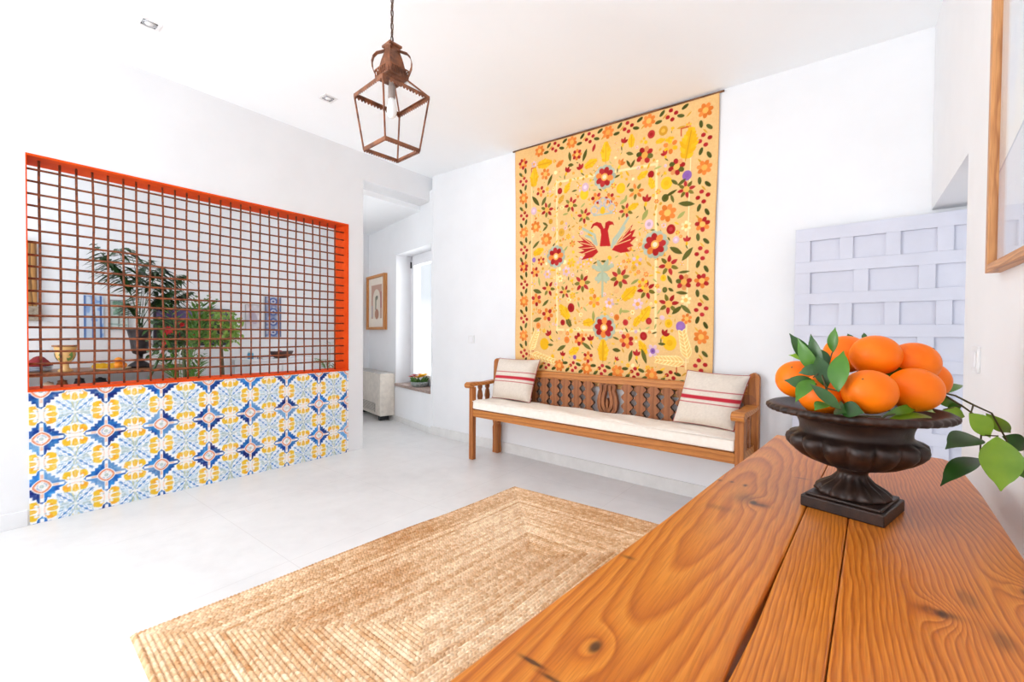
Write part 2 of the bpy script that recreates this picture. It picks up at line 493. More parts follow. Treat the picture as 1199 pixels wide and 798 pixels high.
TOPW = 3.05
m = MB()
XL = -3.728; XB = -3.955
SW = (-2.32, -1.12, 0.52, 2.32)
m.box(XB, XL, -2.5, SW[0], 0, TOPW); m.box(XB, XL, SW[1], 0.297, 0, TOPW); m.box(XB, XL, SW[0], SW[1], 0, SW[2]); m.box(XB, XL, SW[0], SW[1], SW[3], TOPW); m.box(XB, XL, 0.297, 2.325, 0, 0.765); m.box(XB, XL, 0.297, 2.325, 2.13, TOPW)
m.box(XB, XL, 2.325, 2.482, 0, TOPW); m.box(XB, XL, 2.482, 3.36, 2.585, TOPW)
struct('wall_left', m, WHITE)

m = MB()
m.box(0.32, 0.62, -2.5, 2.21, 0, TOPW); m.box(0.32, 0.62, 2.21, 3.093, 1.768, TOPW)
struct('wall_right', m, WHITE)
m = MB(); m.box(0.64, 1.4, 2.0, 3.3, -0.02, 2.6)
m2 = MB(); m2.box(1.25, 1.4, 1.9, 3.3, 0, 2.6); struct('wall_beyond_door', m2, WHITE)

# slanting passage wall with a deep window opening
WS0, WS1, WZ0, WZ1, WD = 0.02, 0.965, 0.475, 2.115, 0.34
m = MB(xf=lambda p: ck(*p))
m.box(-0.02, WS0, 0.0, WD, 0, 2.7); m.box(WS0, WS1, 0.0, WD, 0, WZ0); m.box(WS0, WS1, 0.0, WD, WZ1, 2.7); m.box(WS1, 1.93, 0.0, WD, 0, 2.7)
struct('wall_passage', m, WHITE)
m = MB(); m.box(-5.75, -5.55, -1.3, 3.88, 0, 2.7); struct('wall_far', m, WHITE)

# skirtings
m = MB(xf=lambda p: bk(*p)); m.box(0.0, 3.98, -0.012, 0.0, 0, 0.095); struct('baseboard_back', m, BASEB, 0.002)
m = MB(); m.box(XL, XL + 0.012, -2.5, 0.292, 0, 0.09); struct('baseboard_left', m, WHITE, 0.002)
m = MB(xf=lambda p: ck(*p)); m.box(0.0, 1.9, -0.012, 0.0, 0, 0.07); struct('baseboard_passage', m, BASEB, 0.002)

# orange lining of the lattice opening
m = MB(); m.box(XB, XL + 0.006, 0.297, 2.325, 2.118, 2.13); struct('trim_1', m, ORANGE, 0.001)
m = MB(); m.box(XB, XL + 0.006, 2.313, 2.325, 0.777, 2.118); struct('trim_2', m, ORANGE, 0.001)
m = MB(); m.box(XB, XL + 0.012, 0.297, 2.325, 0.765, 0.777); struct('trim_3', m, ORANGE, 0.001)
m = MB(); m.box(XB, XL + 0.002, 0.297, 0.303, 0.777, 2.118); struct('trim_4', m, ORANGE, 0.001)

# passage window
m = MB(xf=lambda p: ck(*p)); y0, y1 = 0.20, 0.27
for (a, b, c, d) in ((WS0, WS1, WZ0, WZ0 + 0.07), (WS0, WS1, WZ1 - 0.07, WZ1), (WS0, WS0 + 0.06, WZ0, WZ1), (WS1 - 0.06, WS1, WZ0, WZ1)):
    m.box(a, b, y0, y1, c, d)
win = struct('window_1', m, WPAINT, 0.004)
m = MB(xf=lambda p: ck(*p))
for (a, b, c, d) in ((WS0 + .06, WS1 - .06, WZ0 + .07, WZ0 + 0.13), (WS0 + .06, WS1 - .06, WZ1 - 0.13, WZ1 - .07), (WS0 + .06, WS0 + 0.115, WZ0 + .13, WZ1 - .13), (WS1 - 0.115, WS1 - .06, WZ0 + .13, WZ1 - .13)):
    m.box(a, b, y0 - 0.012, y1 - 0.01, c, d)
m.build('sash', WPAINT, win, bevel=0.004)
m = MB(xf=lambda p: ck(*p)); m.box(WS0 + .1, WS1 - .1, 0.232, 0.238, WZ0 + .1, WZ1 - .1); m.build('pane', GLASS, win)
m = MB(xf=lambda p: ck(*p)); m.box(WS1 - 0.062, WS1 - 0.05, 0.17, 0.2, WZ1 - 0.16, WZ1 - 0.08); m.build('hinge', BLACK, win)
GRANITE = speckle('speckled_brown_stone', (120, 96, 88), (186, 166, 156), 70, 0.35, detail=6)
m = MB(xf=lambda p: ck(*p)); m.box(WS0, WS1, -0.018, 0.2, WZ0 - 0.03, WZ0 + 0.004); struct('trim_5', m, GRANITE, 0.003)

# added, unseen window built around the fill light left of the camera
m = MB()
for (a, b, c, d) in ((SW[0], SW[1], SW[2], SW[2] + .06), (SW[0], SW[1], SW[3] - .06, SW[3]), (SW[0], SW[0] + .06, SW[2], SW[3]), (SW[1] - .06, SW[1], SW[2], SW[3]), ((SW[0] + SW[1]) / 2 - .03, (SW[0] + SW[1]) / 2 + .03, SW[2], SW[3])):
    m.box(-3.93, -3.87, a, b, c, d)
win2 = struct('added_window', m, WPAINT, 0.004)
m = MB(); m.box(-3.903, -3.897, SW[0] + .05, SW[1] - .05, SW[2] + .05, SW[3] - .05); m.build('pane', GLASS, win2)

# panelled door leaf standing open in front of the end wall
DO = Vector((-0.262, 3.047, 0))
def dk(s, n, z): return DO + BD * s + BN * n + Vector((0, 0, z))
m = MB(xf=lambda p: dk(*p))
DW, DH = 0.87, 1.737
m.box(0, DW, 0.016, 0.036, 0.012, DH)
rows = []; z = DH - 0.073; k = 0
while z > 0.2:
    rows.append((z - 0.119, z, k % 2)); z -= 0.1815; k += 1
zt = DH
for (a, b, par) in rows:
    m.box(0, DW, 0, 0.016, b, zt); zt = a
    if par == 0: cells = [(0.073 + 0.1945 * i, 0.073 + 0.1945 * i + 0.136) for i in range(4)]
    else: cells = [(0.075 + 0.26 * i, 0.075 + 0.26 * i + 0.197) for i in range(3)]
    x = 0
    for (c0, c1) in cells:
        m.box(x, c0, 0, 0.016, a, b); x = c1
    m.box(x, DW, 0, 0.016, a, b)
m.box(0, DW, 0, 0.016, 0.012, zt)
door = struct('door_1', m, DOORP, 0.0015)

# ------------------------------------------------------------------ iron lattice in the opening
lat = thing('window_lattice', 'rust-brown iron lattice of square mesh filling the orange-lined wall opening', 'lattice', (-3.80, 1.31, 0.777))
random.seed(4)
ys = [0.357, 0.442, 0.516, 0.589, 0.660, 0.734, 0.802, 0.870, 0.943, 1.014, 1.084, 1.156, 1.226, 1.296, 1.366, 1.437, 1.508, 1.579, 1.651, 1.723, 1.799, 1.870, 1.941, 2.018, 2.086, 2.159, 2.232]
for y in ys:
    m = MB(); ph = random.random() * 6; am = random.uniform(0.001, 0.0035)
    pts = [(-3.80, y + am * math.sin(ph + q * 11), 0.778 + q * 1.339) for q in [i / 18 for i in range(19)]]
    m.tube(pts, 0.0064, 6); m.build('upright_bar', IRON, lat, True)
for k in range(18):
    z = 2.058 - 0.0708 * k
    m = MB(); ph = random.random() * 6; am = random.uniform(0.001, 0.003)
    pts = [(-3.789, 0.304 + q * 2.008, z + am * math.sin(ph + q * 13)) for q in [i / 26 for i in range(27)]]
    m.tube(pts, 0.0070, 6); m.build('cross_bar', IRON, lat, True)

# ------------------------------------------------------------------ tiled dado
def paint_tiles():
    res = 0.0036
    W_, H_ = 2.022, 0.765
    cv = Canvas(W_, H_, res, (240, 242, 244)); Y, Z = np.meshgrid(cv.U, cv.W)
    py, pz = 0.2806, 0.2765
    yy = (Y + 0.3 - 0.3500) / py; zz = (Z - 0.2095) / pz
    s = np.abs((yy + 0.5) % 1 - 0.5) * 2; t = np.abs((zz + 0.5) % 1 - 0.5) * 2
    ti = np.floor(yy * 2).astype(int) * 31 + np.floor(zz * 2).astype(int) * 17
    rr = np.random.RandomState(3).rand(997)
    q1 = rr[ti % 997]; q2 = rr[(ti * 7 + 5) % 997]
    n1 = vnoise(Y, Z, 45, 1); n2 = vnoise(Y, Z, 110, 2); n3 = vnoise(Y, Z, 20, 3)
    a = np.empty(Y.shape + (3,)); a[:] = (240, 243, 246)
    def put(mask, c, alpha=1.0):
        c = np.array(c, float); al = (mask * alpha)[..., None]
        a[:] = a * (1 - al) + c * al
    # pale blue flower in the middle of four tiles
    dx, dz = 1 - s, 1 - t; d = np.hypot(dx, dz); an = np.arctan2(dz, dx)
    put((d < 0.70) & (n1 > 0.36), (168, 203, 226), 0.5)
    put((d < 0.55) & (n2 > 0.52), (150, 176, 176), 0.6)
    put((d < 0.62) & (np.abs(np.sin(an * 4 + 3 * d)) < 0.14 + .05 * n2), (86, 146, 204), 0.7)
    put((d < 0.58) & (np.abs(np.sin(an * 4 + 0.8)) < 0.16) & (n2 > .3), (214, 196, 90), 0.75)
    put((d < 0.5) & (np.abs(np.sin(an * 6)) < 0.2) & (n1 > .4), (245, 247, 249), 0.9)
    # diagonal blue spray with white serrated leaf
    u = (s + t) / 2; w = np.abs(s - t)
    leafw = 0.20 * np.sin(np.clip((u - 0.33) / 0.62, 0, 1) * PI) + 0.035 * np.sign(np.sin(u * 52))
    put((w < leafw) & (u > 0.33), (244, 246, 249))
    put((w < 0.040 + 0.025 * np.sin(u * 40)) & (u > 0.44) & (u < 0.94), np.array((58, 120, 190)), 0.85)
    put((np.abs(w - leafw * 0.62) < 0.02) & (u > 0.42) & (u < 0.86) & (n2 > 0.3), (120, 172, 216), 0.85)
    # yellow shells at the middle of each tile edge
    for p, q in ((1 - s, t), (1 - t, s)):
        put((np.abs(np.hypot(p, q * 0.95) - 0.47) < 0.028) & (q > 0.03), (246, 246, 244))
        put((np.hypot(p, q) < 0.42), (245, 244, 240), 0.7)
        sh = ((p - 0.27) / 0.13) ** 2 + ((q - 0.26 + 0.2 * (p - 0.27)) / 0.18) ** 2 < 1
        put(sh, (236, 190, 34)); put(sh & (n1 > 0.6), (240, 160, 40), 0.7)
        put(((p - 0.22) / 0.05) ** 2 + ((q - 0.17) / 0.06) ** 2 < 1, (238, 238, 240))
        put((p / 0.085) ** 2 + ((q - 0.31) / 0.17) ** 2 < 1, (238, 184, 44))
        put((p < 0.34) & (np.abs(q - 0.37) < 0.06) & (np.abs(np.sin(p * 26)) > .45), (238, 194, 54), 0.9)
        put((p < 0.24) & (np.abs(q - 0.07 - 0.15 * p) < 0.026), (247, 214, 196), 0.9)
        put((np.hypot(p - 0.17, q - 0.10) < 0.035), (150, 180, 190), 0.6)
    # blue star
    ang = np.arctan2(t, s); jag = 0.13 * (np.abs(((ang / PI * 2) * 5) % 1 - 0.5) * 2 - 0.55) 
    st = (s ** 0.88 + t ** 0.88) ** (1 / 0.88) * 0.93 + jag * np.clip(np.minimum(s, t) * 7, 0, 1)
    put(st < 0.77, (244, 245, 248))
    blue = np.array((6, 84, 166)) + (n1[..., None] - 0.5) * np.array((60, 90, 70)) + (q1[..., None] - 0.55) * np.array((40, 80, 90))
    blue = np.where((q2 > 0.86)[..., None], blue * 0.4 + np.array((150, 190, 228)) * 0.6, blue)
    mk = (st < 0.72).astype(float)[..., None]; a[:] = a * (1 - mk) + np.clip(blue, 0, 255) * mk
    arm = (np.minimum(s, t) < 0.055) & (np.maximum(s, t) < 0.66)
    put(np.minimum(s, t) < 0.062 * (np.maximum(s, t) < 0.66), (246, 246, 248))
    put(arm & (np.minimum(s, t) < 0.035) & (np.maximum(s, t) > 0.3) & (np.maximum(s, t) < 0.5), (226, 150, 110), 0.7)
    dr = np.hypot(s, t) * 0.65 + 0.35 * (s + t) * 0.8
    put(dr < 0.30, (246, 244, 244))
    put((dr < 0.265) & (dr > 0.195), (220, 122, 76)); put((dr < 0.22) & (dr > 0.206), (245, 225, 212), 0.8)
    put((dr < 0.195), (240, 238, 236)); put((np.hypot(s, t) < 0.07), (150, 176, 170), 0.8)
    put((np.abs(np.hypot(s, t) - 0.14) < 0.02) & (n2 > 0.5), (120, 150, 190), 0.7)
    put(n3 > 0.66, (243, 243, 243), 0.15); put(n2 > 0.84, (246, 246, 246), 0.3)
    g = (np.minimum(s, 1 - s) < 0.008) | (np.minimum(t, 1 - t) < 0.008)
    put(g, (232, 230, 226), 0.8)
    cv.a = a; cv.hgt = np.where(g, 0.0, 1.0)
    t_ = NT('glazed_tile'); at = t_.new('ShaderNodeAttribute', attribute_name='Col'); t_.base(at.outputs['Color']); t_.set(0.3, 0, 0.35)
    return cv.mesh('tiled_dado', lambda u, w, h: (-3.7215 + h, 0.3 + u, w + 0.0), t_.m, None, 0.0008, 0.0065)
tag(paint_tiles(), 'blue, yellow and white patterned ceramic tile panel covering the low wall under the lattice', 'wall tiles')

# ------------------------------------------------------------------ embroidered wall hanging
MOTIFS = [
('F', 0.662, 2.622, 0.042, 'RO', 8), ('F', 1.242, 2.492, 0.06, 'RP', 8), ('F', 0.917, 2.392, 0.07, 'HR', 8), ('F', 1.48, 2.36, 0.054, 'RP', 8), 
('F', 1.553, 2.192, 0.051, 'RS', 8), ('F', 1.182, 2.238, 0.052, 'OS', 7), ('F', 0.604, 2.222, 0.054, 'RS', 7), ('F', 0.732, 2.113, 0.053, 'RS', 7), 
('F', 0.847, 2.236, 0.044, 'RO', 6), ('F', 0.963, 2.218, 0.041, 'RO', 6), ('F', 1.102, 2.105, 0.049, 'RS', 7), ('F', 1.425, 2.047, 0.058, 'OR', 7), 
('F', 0.357, 2.213, 0.056, 'RS', 7), ('F', 0.289, 2.382, 0.043, 'RO', 5), ('F', 0.232, 2.08, 0.047, 'OO', 7), ('F', 0.343, 2.523, 0.046, 'OO', 6), 
('F', 1.431, 2.514, 0.049, 'YO', 6), ('F', 0.454, 1.802, 0.07, 'HR', 8), ('F', 1.336, 1.832, 0.074, 'HR', 8), ('F', 0.349, 1.956, 0.053, 'OO', 7), 
('F', 0.229, 1.678, 0.043, 'RO', 6), ('F', 0.296, 1.773, 0.036, 'RO', 6), ('F', 0.376, 1.531, 0.057, 'RS', 6), ('F', 0.723, 1.569, 0.063, 'RS', 8), 
('F', 1.057, 1.6, 0.066, 'RS', 8), ('F', 0.549, 1.501, 0.048, 'RS', 6), ('F', 1.274, 1.506, 0.06, 'RS', 7), ('F', 1.439, 1.676, 0.061, 'RS', 7), 
('F', 1.55, 1.555, 0.051, 'RP', 7), ('F', 0.243, 1.434, 0.051, 'RO', 6), ('F', 0.367, 1.306, 0.053, 'RO', 6), ('F', 1.445, 1.402, 0.061, 'RS', 7), 
('F', 0.926, 1.215, 0.074, 'HR', 8), ('F', 0.699, 1.111, 0.05, 'RO', 7), ('F', 1.119, 1.122, 0.053, 'RO', 7), ('F', 0.783, 0.971, 0.043, 'RO', 6), 
('F', 0.838, 1.424, 0.049, 'YO', 6), ('F', 0.613, 1.741, 0.037, 'YY', 6), ('F', 1.574, 1.301, 0.034, 'OO', 6), ('F', 1.246, 1.551, 0.039, 'YO', 6), 
('F', 1.566, 1.43, 0.034, 'CC', 6), ('F', 1.559, 1.939, 0.034, 'CC', 6), ('F', 0.621, 1.897, 0.027, 'GO', 6), ('F', 1.33, 1.06, 0.045, 'LL', 6), 
('F', 1.208, 1.401, 0.039, 'LL', 6), ('F', 1.196, 1.72, 0.039, 'LY', 6), ('F', 0.363, 1.655, 0.035, 'LL', 6), ('F', 0.563, 1.672, 0.038, 'LL', 6), 
('F', 0.973, 1.408, 0.038, 'LL', 6), ('D', 1.29, 2.634, 0.025, 'R'), ('D', 1.295, 2.342, 0.022, 'R'), ('D', 1.453, 1.929, 0.029, 'R'), 
('D', 0.494, 2.352, 0.022, 'R'), ('D', 1.554, 2.287, 0.029, 'U'), ('D', 1.412, 2.258, 0.038, 'Y'), ('D', 1.057, 2.281, 0.034, 'Y'), 
('D', 0.734, 2.286, 0.036, 'Y'), ('D', 0.508, 2.003, 0.028, 'G'), ('D', 0.395, 2.108, 0.019, 'G'), ('D', 1.378, 2.637, 0.029, 'G'), 
('D', 0.613, 1.368, 0.031, 'R'), ('D', 0.527, 1.243, 0.021, 'R'), ('D', 1.109, 1.261, 0.02, 'R'), ('D', 1.297, 1.277, 0.021, 'R'), 
('D', 1.256, 1.165, 0.026, 'R'), ('D', 1.533, 1.246, 0.03, 'U'), ('D', 0.337, 1.05, 0.043, 'Y'), ('D', 1.456, 1.127, 0.046, 'Y'), 
('D', 1.403, 1.588, 0.02, 'Y'), ('D', 1.035, 1.298, 0.02, 'O'), ('D', 1.406, 2.155, 0.023, 'N'), ('D', 1.173, 1.672, 0.021, 'G'), 
('D', 1.33, 1.06, 0.018, 'U'), ('D', 1.288, 1.983, 0.03, 'L'), ('D', 0.743, 2.342, 0.03, 'L'), ('D', 0.57, 1.099, 0.024, 'O'), 
('D', 0.652, 0.96, 0.015, 'U'), ('D', 1.415, 1.503, 0.017, 'N'), ('D', 0.216, 1.787, 0.018, 'U'), ('D', 0.268, 1.208, 0.022, 'O'), 
('D', 0.212, 2.223, 0.029, 'L'), ('D', 1.49, 1.852, 0.021, 'L'), ('D', 0.794, 1.966, 0.023, 'Y'), ('D', 1.447, 1.264, 0.026, 'Y'), 
('T', 0.564, 2.495, 0.044, 'R', 60), ('T', 0.703, 2.492, 0.046, 'R', 110), ('T', 1.262, 2.147, 0.048, 'R', 80), ('T', 1.047, 2.458, 0.044, 'O', 60), 
('T', 1.567, 1.831, 0.037, 'R', 90), ('T', 0.808, 1.104, 0.043, 'R', 100), ('T', 1.412, 1.175, 0.044, 'R', 60), ('T', 0.391, 1.124, 0.046, 'R', 120), 
('T', 0.53, 0.959, 0.038, 'R', 90), ('T', 1.202, 1.013, 0.043, 'R', 90), ('T', 1.395, 2.457, 0.035, 'R', 110), ('T', 1.07, 2.619, 0.04, 'R', 70), 
('T', 1.031, 0.967, 0.028, 'R', 60), ('K', 0.924, 2.581, 0.073, 'Y', 90), ('K', 0.331, 2.614, 0.071, 'Y', 0), ('K', 0.22, 2.51, 0.076, 'Y', 85), 
('K', 1.558, 2.499, 0.098, 'Y', 80), ('K', 1.228, 2.347, 0.042, 'Y', 30), ('K', 1.302, 2.275, 0.041, 'Y', 110), ('K', 0.919, 1.03, 0.08, 'Y', 90), 
('K', 0.566, 2.363, 0.044, 'Y', 55), ('K', 0.505, 2.279, 0.038, 'G', 50), ('K', 0.788, 2.521, 0.055, 'Y', 20), ('K', 1.134, 1.478, 0.068, 'Y', 40), 
('K', 1.265, 1.326, 0.06, 'Y', 55), ('K', 1.202, 1.272, 0.043, 'Y', 60), ('K', 0.589, 1.245, 0.041, 'N', 120), ('K', 0.784, 1.251, 0.053, 'Y', 10), 
('K', 1.159, 2.128, 0.04, 'Y', 20), ('K', 0.547, 1.33, 0.069, 'Y', 130), ('K', 0.261, 1.856, 0.054, 'Y', 20), ('K', 0.641, 1.01, 0.051, 'Y', 30), 
('K', 1.252, 1.077, 0.051, 'Y', 120), ('K', 1.423, 2.566, 0.029, 'Y', 10), ('K', 0.492, 2.581, 0.038, 'O', 30), ('K', 1.136, 2.619, 0.046, 'Y', 90), 
('K', 1.356, 2.57, 0.032, 'Y', 5), ('L', 0.593, 2.62, 0.037, 0.012, 'N', 100), ('L', 0.736, 2.601, 0.046, 0.013, 'N', 70), ('L', 0.604, 2.548, 0.025, 0.012, 'N', 170), 
('L', 1.124, 2.53, 0.028, 0.011, 'N', 160), ('L', 1.117, 2.455, 0.031, 0.009, 'N', 120), ('L', 1.15, 2.448, 0.03, 0.009, 'N', 60), ('L', 1.47, 2.255, 0.029, 0.01, 'N', 140), 
('L', 1.52, 2.247, 0.031, 0.01, 'N', 35), ('L', 1.557, 2.093, 0.051, 0.015, 'N', 170), ('L', 1.447, 2.181, 0.043, 0.009, 'N', 25), ('L', 0.234, 2.307, 0.054, 0.016, 'N', 130), 
('L', 0.324, 2.293, 0.039, 0.014, 'N', 55), ('L', 0.391, 2.462, 0.046, 0.012, 'N', 60), ('L', 0.818, 2.642, 0.029, 0.011, 'R', 70), ('L', 1.457, 2.143, 0.029, 0.009, 'N', 110), 
('L', 1.491, 1.778, 0.046, 0.016, 'N', 150), ('L', 1.571, 1.747, 0.051, 0.015, 'N', 50), ('L', 1.549, 1.625, 0.037, 0.008, 'N', 5), ('L', 1.45, 1.575, 0.032, 0.01, 'N', 120), 
('L', 1.537, 1.48, 0.037, 0.01, 'N', 175), ('L', 1.504, 1.359, 0.04, 0.013, 'N', 40), ('L', 1.567, 1.367, 0.042, 0.013, 'N', 140), ('L', 0.254, 1.509, 0.043, 0.016, 'N', 165), 
('L', 0.256, 1.259, 0.043, 0.014, 'N', 20), ('L', 0.515, 1.027, 0.045, 0.014, 'N', 30), ('L', 0.767, 1.06, 0.046, 0.013, 'N', 150), ('L', 1.035, 1.046, 0.031, 0.013, 'N', 175), 
('L', 1.152, 1.009, 0.043, 0.012, 'N', 75), ('L', 1.261, 1.017, 0.051, 0.014, 'N', 110), ('L', 1.398, 1.116, 0.026, 0.009, 'N', 0), ('L', 0.402, 1.046, 0.025, 0.009, 'N', 0), 
('L', 0.344, 1.407, 0.039, 0.011, 'N', 40), ('L', 0.238, 1.921, 0.043, 0.011, 'N', 40), ('L', 1.256, 2.054, 0.039, 0.015, 'V', 60), ('L', 1.076, 2.178, 0.028, 0.012, 'V', 30), 
('L', 1.1, 2.197, 0.025, 0.009, 'V', 80), ('L', 0.337, 2.056, 0.032, 0.009, 'N', 40), ('L', 0.337, 2.092, 0.028, 0.009, 'N', 150), ('L', 1.459, 1.503, 0.02, 0.009, 'N', 150), 
('L', 0.169, 1.945, 0.018, 0.007, 'N', 60), ('L', 0.275, 1.595, 0.036, 0.009, 'V', 100), ('L', 0.83, 1.302, 0.039, 0.011, 'V', 90), ('L', 1.103, 1.346, 0.037, 0.009, 'V', 0), 
('L', 1.182, 1.568, 0.034, 0.009, 'V', 30), ('L', 1.069, 1.346, 0.025, 0.009, 'V', 80), ('L', 1.523, 2.02, 0.031, 0.011, 'V', 40), 
]
EAGLE = [[(0.879, 1.855), (0.89, 1.947), (0.882, 1.988), (0.853, 2.018), (0.827, 2.024), (0.805, 2.004), (0.794, 2.005), (0.812, 2.039), (0.849, 2.051), (0.889, 2.037), (0.911, 1.993), (0.922, 1.995), (0.927, 2.036), (0.957, 2.048), (0.992, 2.034), (1.004, 2.006), (0.987, 2.016), (0.964, 2.012), (0.949, 1.973), (0.958, 1.924), (0.973, 1.85)], [(0.986, 1.819), (1.028, 1.871), (1.054, 1.9), (1.16, 1.999), (1.137, 1.946), (1.18, 1.959), (1.153, 1.906), (1.189, 1.902), (1.138, 1.861), (1.166, 1.836), (1.113, 1.825), (1.138, 1.797), (1.063, 1.79)], [(0.866, 1.812), (0.833, 1.863), (0.795, 1.899), (0.68, 1.964), (0.729, 1.913), (0.667, 1.914), (0.729, 1.872), (0.677, 1.863), (0.739, 1.83), (0.681, 1.821), (0.749, 1.799), (0.711, 1.757), (0.815, 1.772)]]

PALS = {'R': (172, 34, 34), 'O': (228, 128, 52), 'Y': (240, 182, 28), 'N': (92, 92, 34), 'P': (226, 150, 90), 'U': (142, 96, 168), 'L': (222, 186, 200),
        'G': (214, 158, 50), 'C': (250, 226, 165), 'V': (166, 166, 92), 'H': (178, 184, 162), 'D': (120, 110, 40), 'K': (240, 186, 124)}
CLOTHC = (232, 189, 126)
def paint_cloth():
    W_, H_ = 1.755, 2.05; ZB = 0.745
    cv = Canvas(W_, H_, 0.0032, CLOTHC)
    X, Y = np.meshgrid(cv.U, cv.W); n = vnoise(X, Y, 5, 7) * 10 + vnoise(X, Y, 180, 8) * 14 - 12
    cv.a += n[..., None] * np.array((0.6, 0.8, 1.0))
    rnd = random.Random(11)
    def sh(c, k=14):
        q = rnd.uniform(-k, k); return tuple(max(0, min(255, v + q)) for v in c)
    def stitch(u, z): return u, z - ZB
    cream = (249, 218, 160)
    for pts in ([(0.459, 2.44), (0.468, 1.175)], [(1.336, 2.41), (1.350, 1.17)], [(0.465, 1.18), (1.352, 1.205)], [(0.46, 2.43), (1.34, 2.41)]):
        cv.line([stitch(*p) for p in pts], 0.018, cream, 0.4)
    for uu in (0.19, 1.575):
        cv.line([stitch(uu, 0.95), stitch(uu, 2.6)], 0.006, (250, 224, 170), 0.3)
    def flower(u, w, r, pal, n):
        a0 = rnd.uniform(0, PI)
        c1 = {'R': 'R', 'O': 'O', 'Y': 'Y', 'H': 'R', 'L': 'L', 'C': 'C', 'G': 'G'}[pal[0]]
        c2 = {'O': 'O', 'P': 'P', 'S': 'D', 'R': 'O', 'Y': 'Y', 'L': 'L', 'C': 'C'}[pal[1]]
        if pal[0] == 'H':
            for k in range(12):
                an = a0 + k * PI / 6; cv.ell(u + math.cos(an) * r * .92, w + math.sin(an) * r * .92, r * .22, r * .26, an, sh(PALS['H']))
        star = pal[1] == 'S'
        for k in range(n):
            an = a0 + 2 * PI * k / n; cc = PALS[c1] if (k % 2 == 0 or pal[0] == 'H' and k % 4 != 3) else PALS[c2]
            if pal == 'RP' and k % 4 == 3: cc = PALS['N']
            if star: cv.ell(u + math.cos(an) * r * .6, w + math.sin(an) * r * .6, r * .42, r * .2, an, sh(cc), True)
            else: cv.ell(u + math.cos(an) * r * .6, w + math.sin(an) * r * .6, r * .32, r * .26, an, sh(cc))
        cv.ell(u, w, r * .34, r * .34, 0, sh((244, 176, 84)))
        if pal[0] == 'H': cv.ell(u, w, r * .2, r * .2, 0, (245, 215, 180))
    def tulip(u, w, r, c, a):
        a = math.radians(a)
        for da, l in ((-0.7, 0.8), (0, 1.0), (0.7, 0.8)):
            an = a + da; cv.ell(u + math.cos(an) * r * .45, w + math.sin(an) * r * .45, r * .55 * l, r * .22, an, sh(PALS[c]), True)
        cv.ell(u - math.cos(a) * r * .25, w - math.sin(a) * r * .25, r * .3, r * .18, a, sh(PALS['Y']))
        cv.ell(u - math.cos(a) * r * .75, w - math.sin(a) * r * .75, r * .4, r * .1, a + .5, sh(PALS['N']), True)
    def oak(u, w, r, c, a):
        a = math.radians(a); ca, sa = math.cos(a), math.sin(a)
        for k in range(-3, 4):
            q = k * r * .27; lw = r * (.66 - .11 * abs(k + 1))
            for sd in (-1, 1):
                an = a + sd * 0.9; cv.ell(u + ca * q + math.cos(an) * lw * .55, w + sa * q + math.sin(an) * lw * .55, lw * .62, r * .17, an, sh(PALS[c]), True)
        cv.ell(u, w, r, r * .17, a, sh(PALS[c]), True)
        cv.line([(u - ca * r, w - sa * r), (u + ca * r * .8, w + sa * r * .8)], r * .045, (206, 140, 30))
    placed = []
    # fill the ground with small scattered sprigs first
    for m_ in MOTIFS: placed.append((m_[1], m_[2], m_[3] * 1.15 + 0.006))
    placed += [(0.91, 1.93, 0.17), (0.72, 1.88, 0.09), (1.1, 1.95, 0.11), (0.90, 2.14, 0.10), (0.91, 1.6, 0.12), (1.5, 1.06, 0.14), (0.3, 1.0, 0.12)]
    cnt = 0
    for _ in range(14000):
        u = rnd.uniform(0.20, 1.56); z = rnd.uniform(0.93, 2.64); r = rnd.uniform(0.013, 0.034)
        if any((u - a) ** 2 + (z - b) ** 2 < (r * .85 + c * .9) ** 2 for a, b, c in placed): continue
        placed.append((u, z, r)); cnt += 1; w = z - ZB; kind = rnd.random()
        if kind < .28: flower(u, w, r, rnd.choice(['LL', 'YY', 'OO', 'CC', 'LY', 'YO']), 6)
        elif kind < .5: cv.ell(u, w, r * .7, r * .6, rnd.uniform(0, 3), sh(PALS[rnd.choice('YGLKKC')]))
        elif kind < .85: cv.ell(u, w, r, r * .3, rnd.uniform(0, PI), sh(PALS[rnd.choice('YVNGYV')]), True)
        else: tulip(u, w, r, rnd.choice('YKO'), rnd.uniform(0, 360))
    # border of flowers, berries and dark leaves
    def border(p0, p1, n, inward):
        p0 = Vector(p0); p1 = Vector(p1); d = (p1 - p0) / n; L = d.length; dn = d.normalized(); nn = Vector((-dn.y, dn.x)) * inward; ang = math.atan2(dn.y, dn.x)
        for k in range(n):
            o = p0 + d * k
            def at(q, s_): return o + d * q + nn * s_
            c = at(0.0, 0.0); flower(c.x, c.y - ZB, 0.056, rnd.choice(['OO', 'RO', 'OR']), 7)
            for (q, s_, a) in ((0.22, 0.028, 0.1), (0.30, -0.026, 0.8), (0.70, 0.026, -0.3), (0.79, -0.028, 0.5)):
                c = at(q, s_); cv.ell(c.x, c.y - ZB, 0.026, 0.0125, ang + a, sh((74, 78, 26)), False)
            for (q, s_) in ((0.42, 0.012), (0.49, -0.03), (0.52, 0.035), (0.60, -0.004)):
                c = at(q, s_); cv.ell(c.x, c.y - ZB, 0.0155, 0.014, 0, sh((176, 32, 36)))
            for (q, s_) in ((0.36, 0.0), (0.87, 0.03)):
                c = at(q, s_); cv.ell(c.x, c.y - ZB, 0.024, 0.006, ang + 0.7, sh(PALS['G']), True)
    border((1.665, 2.70), (1.675, 0.80), 5, -1); border((0.095, 2.66), (0.105, 0.80), 6, 1)
    border((0.28, 2.735), (1.60, 2.735), 4, -1); border((0.22, 0.875), (1.60, 0.885), 5, 1)
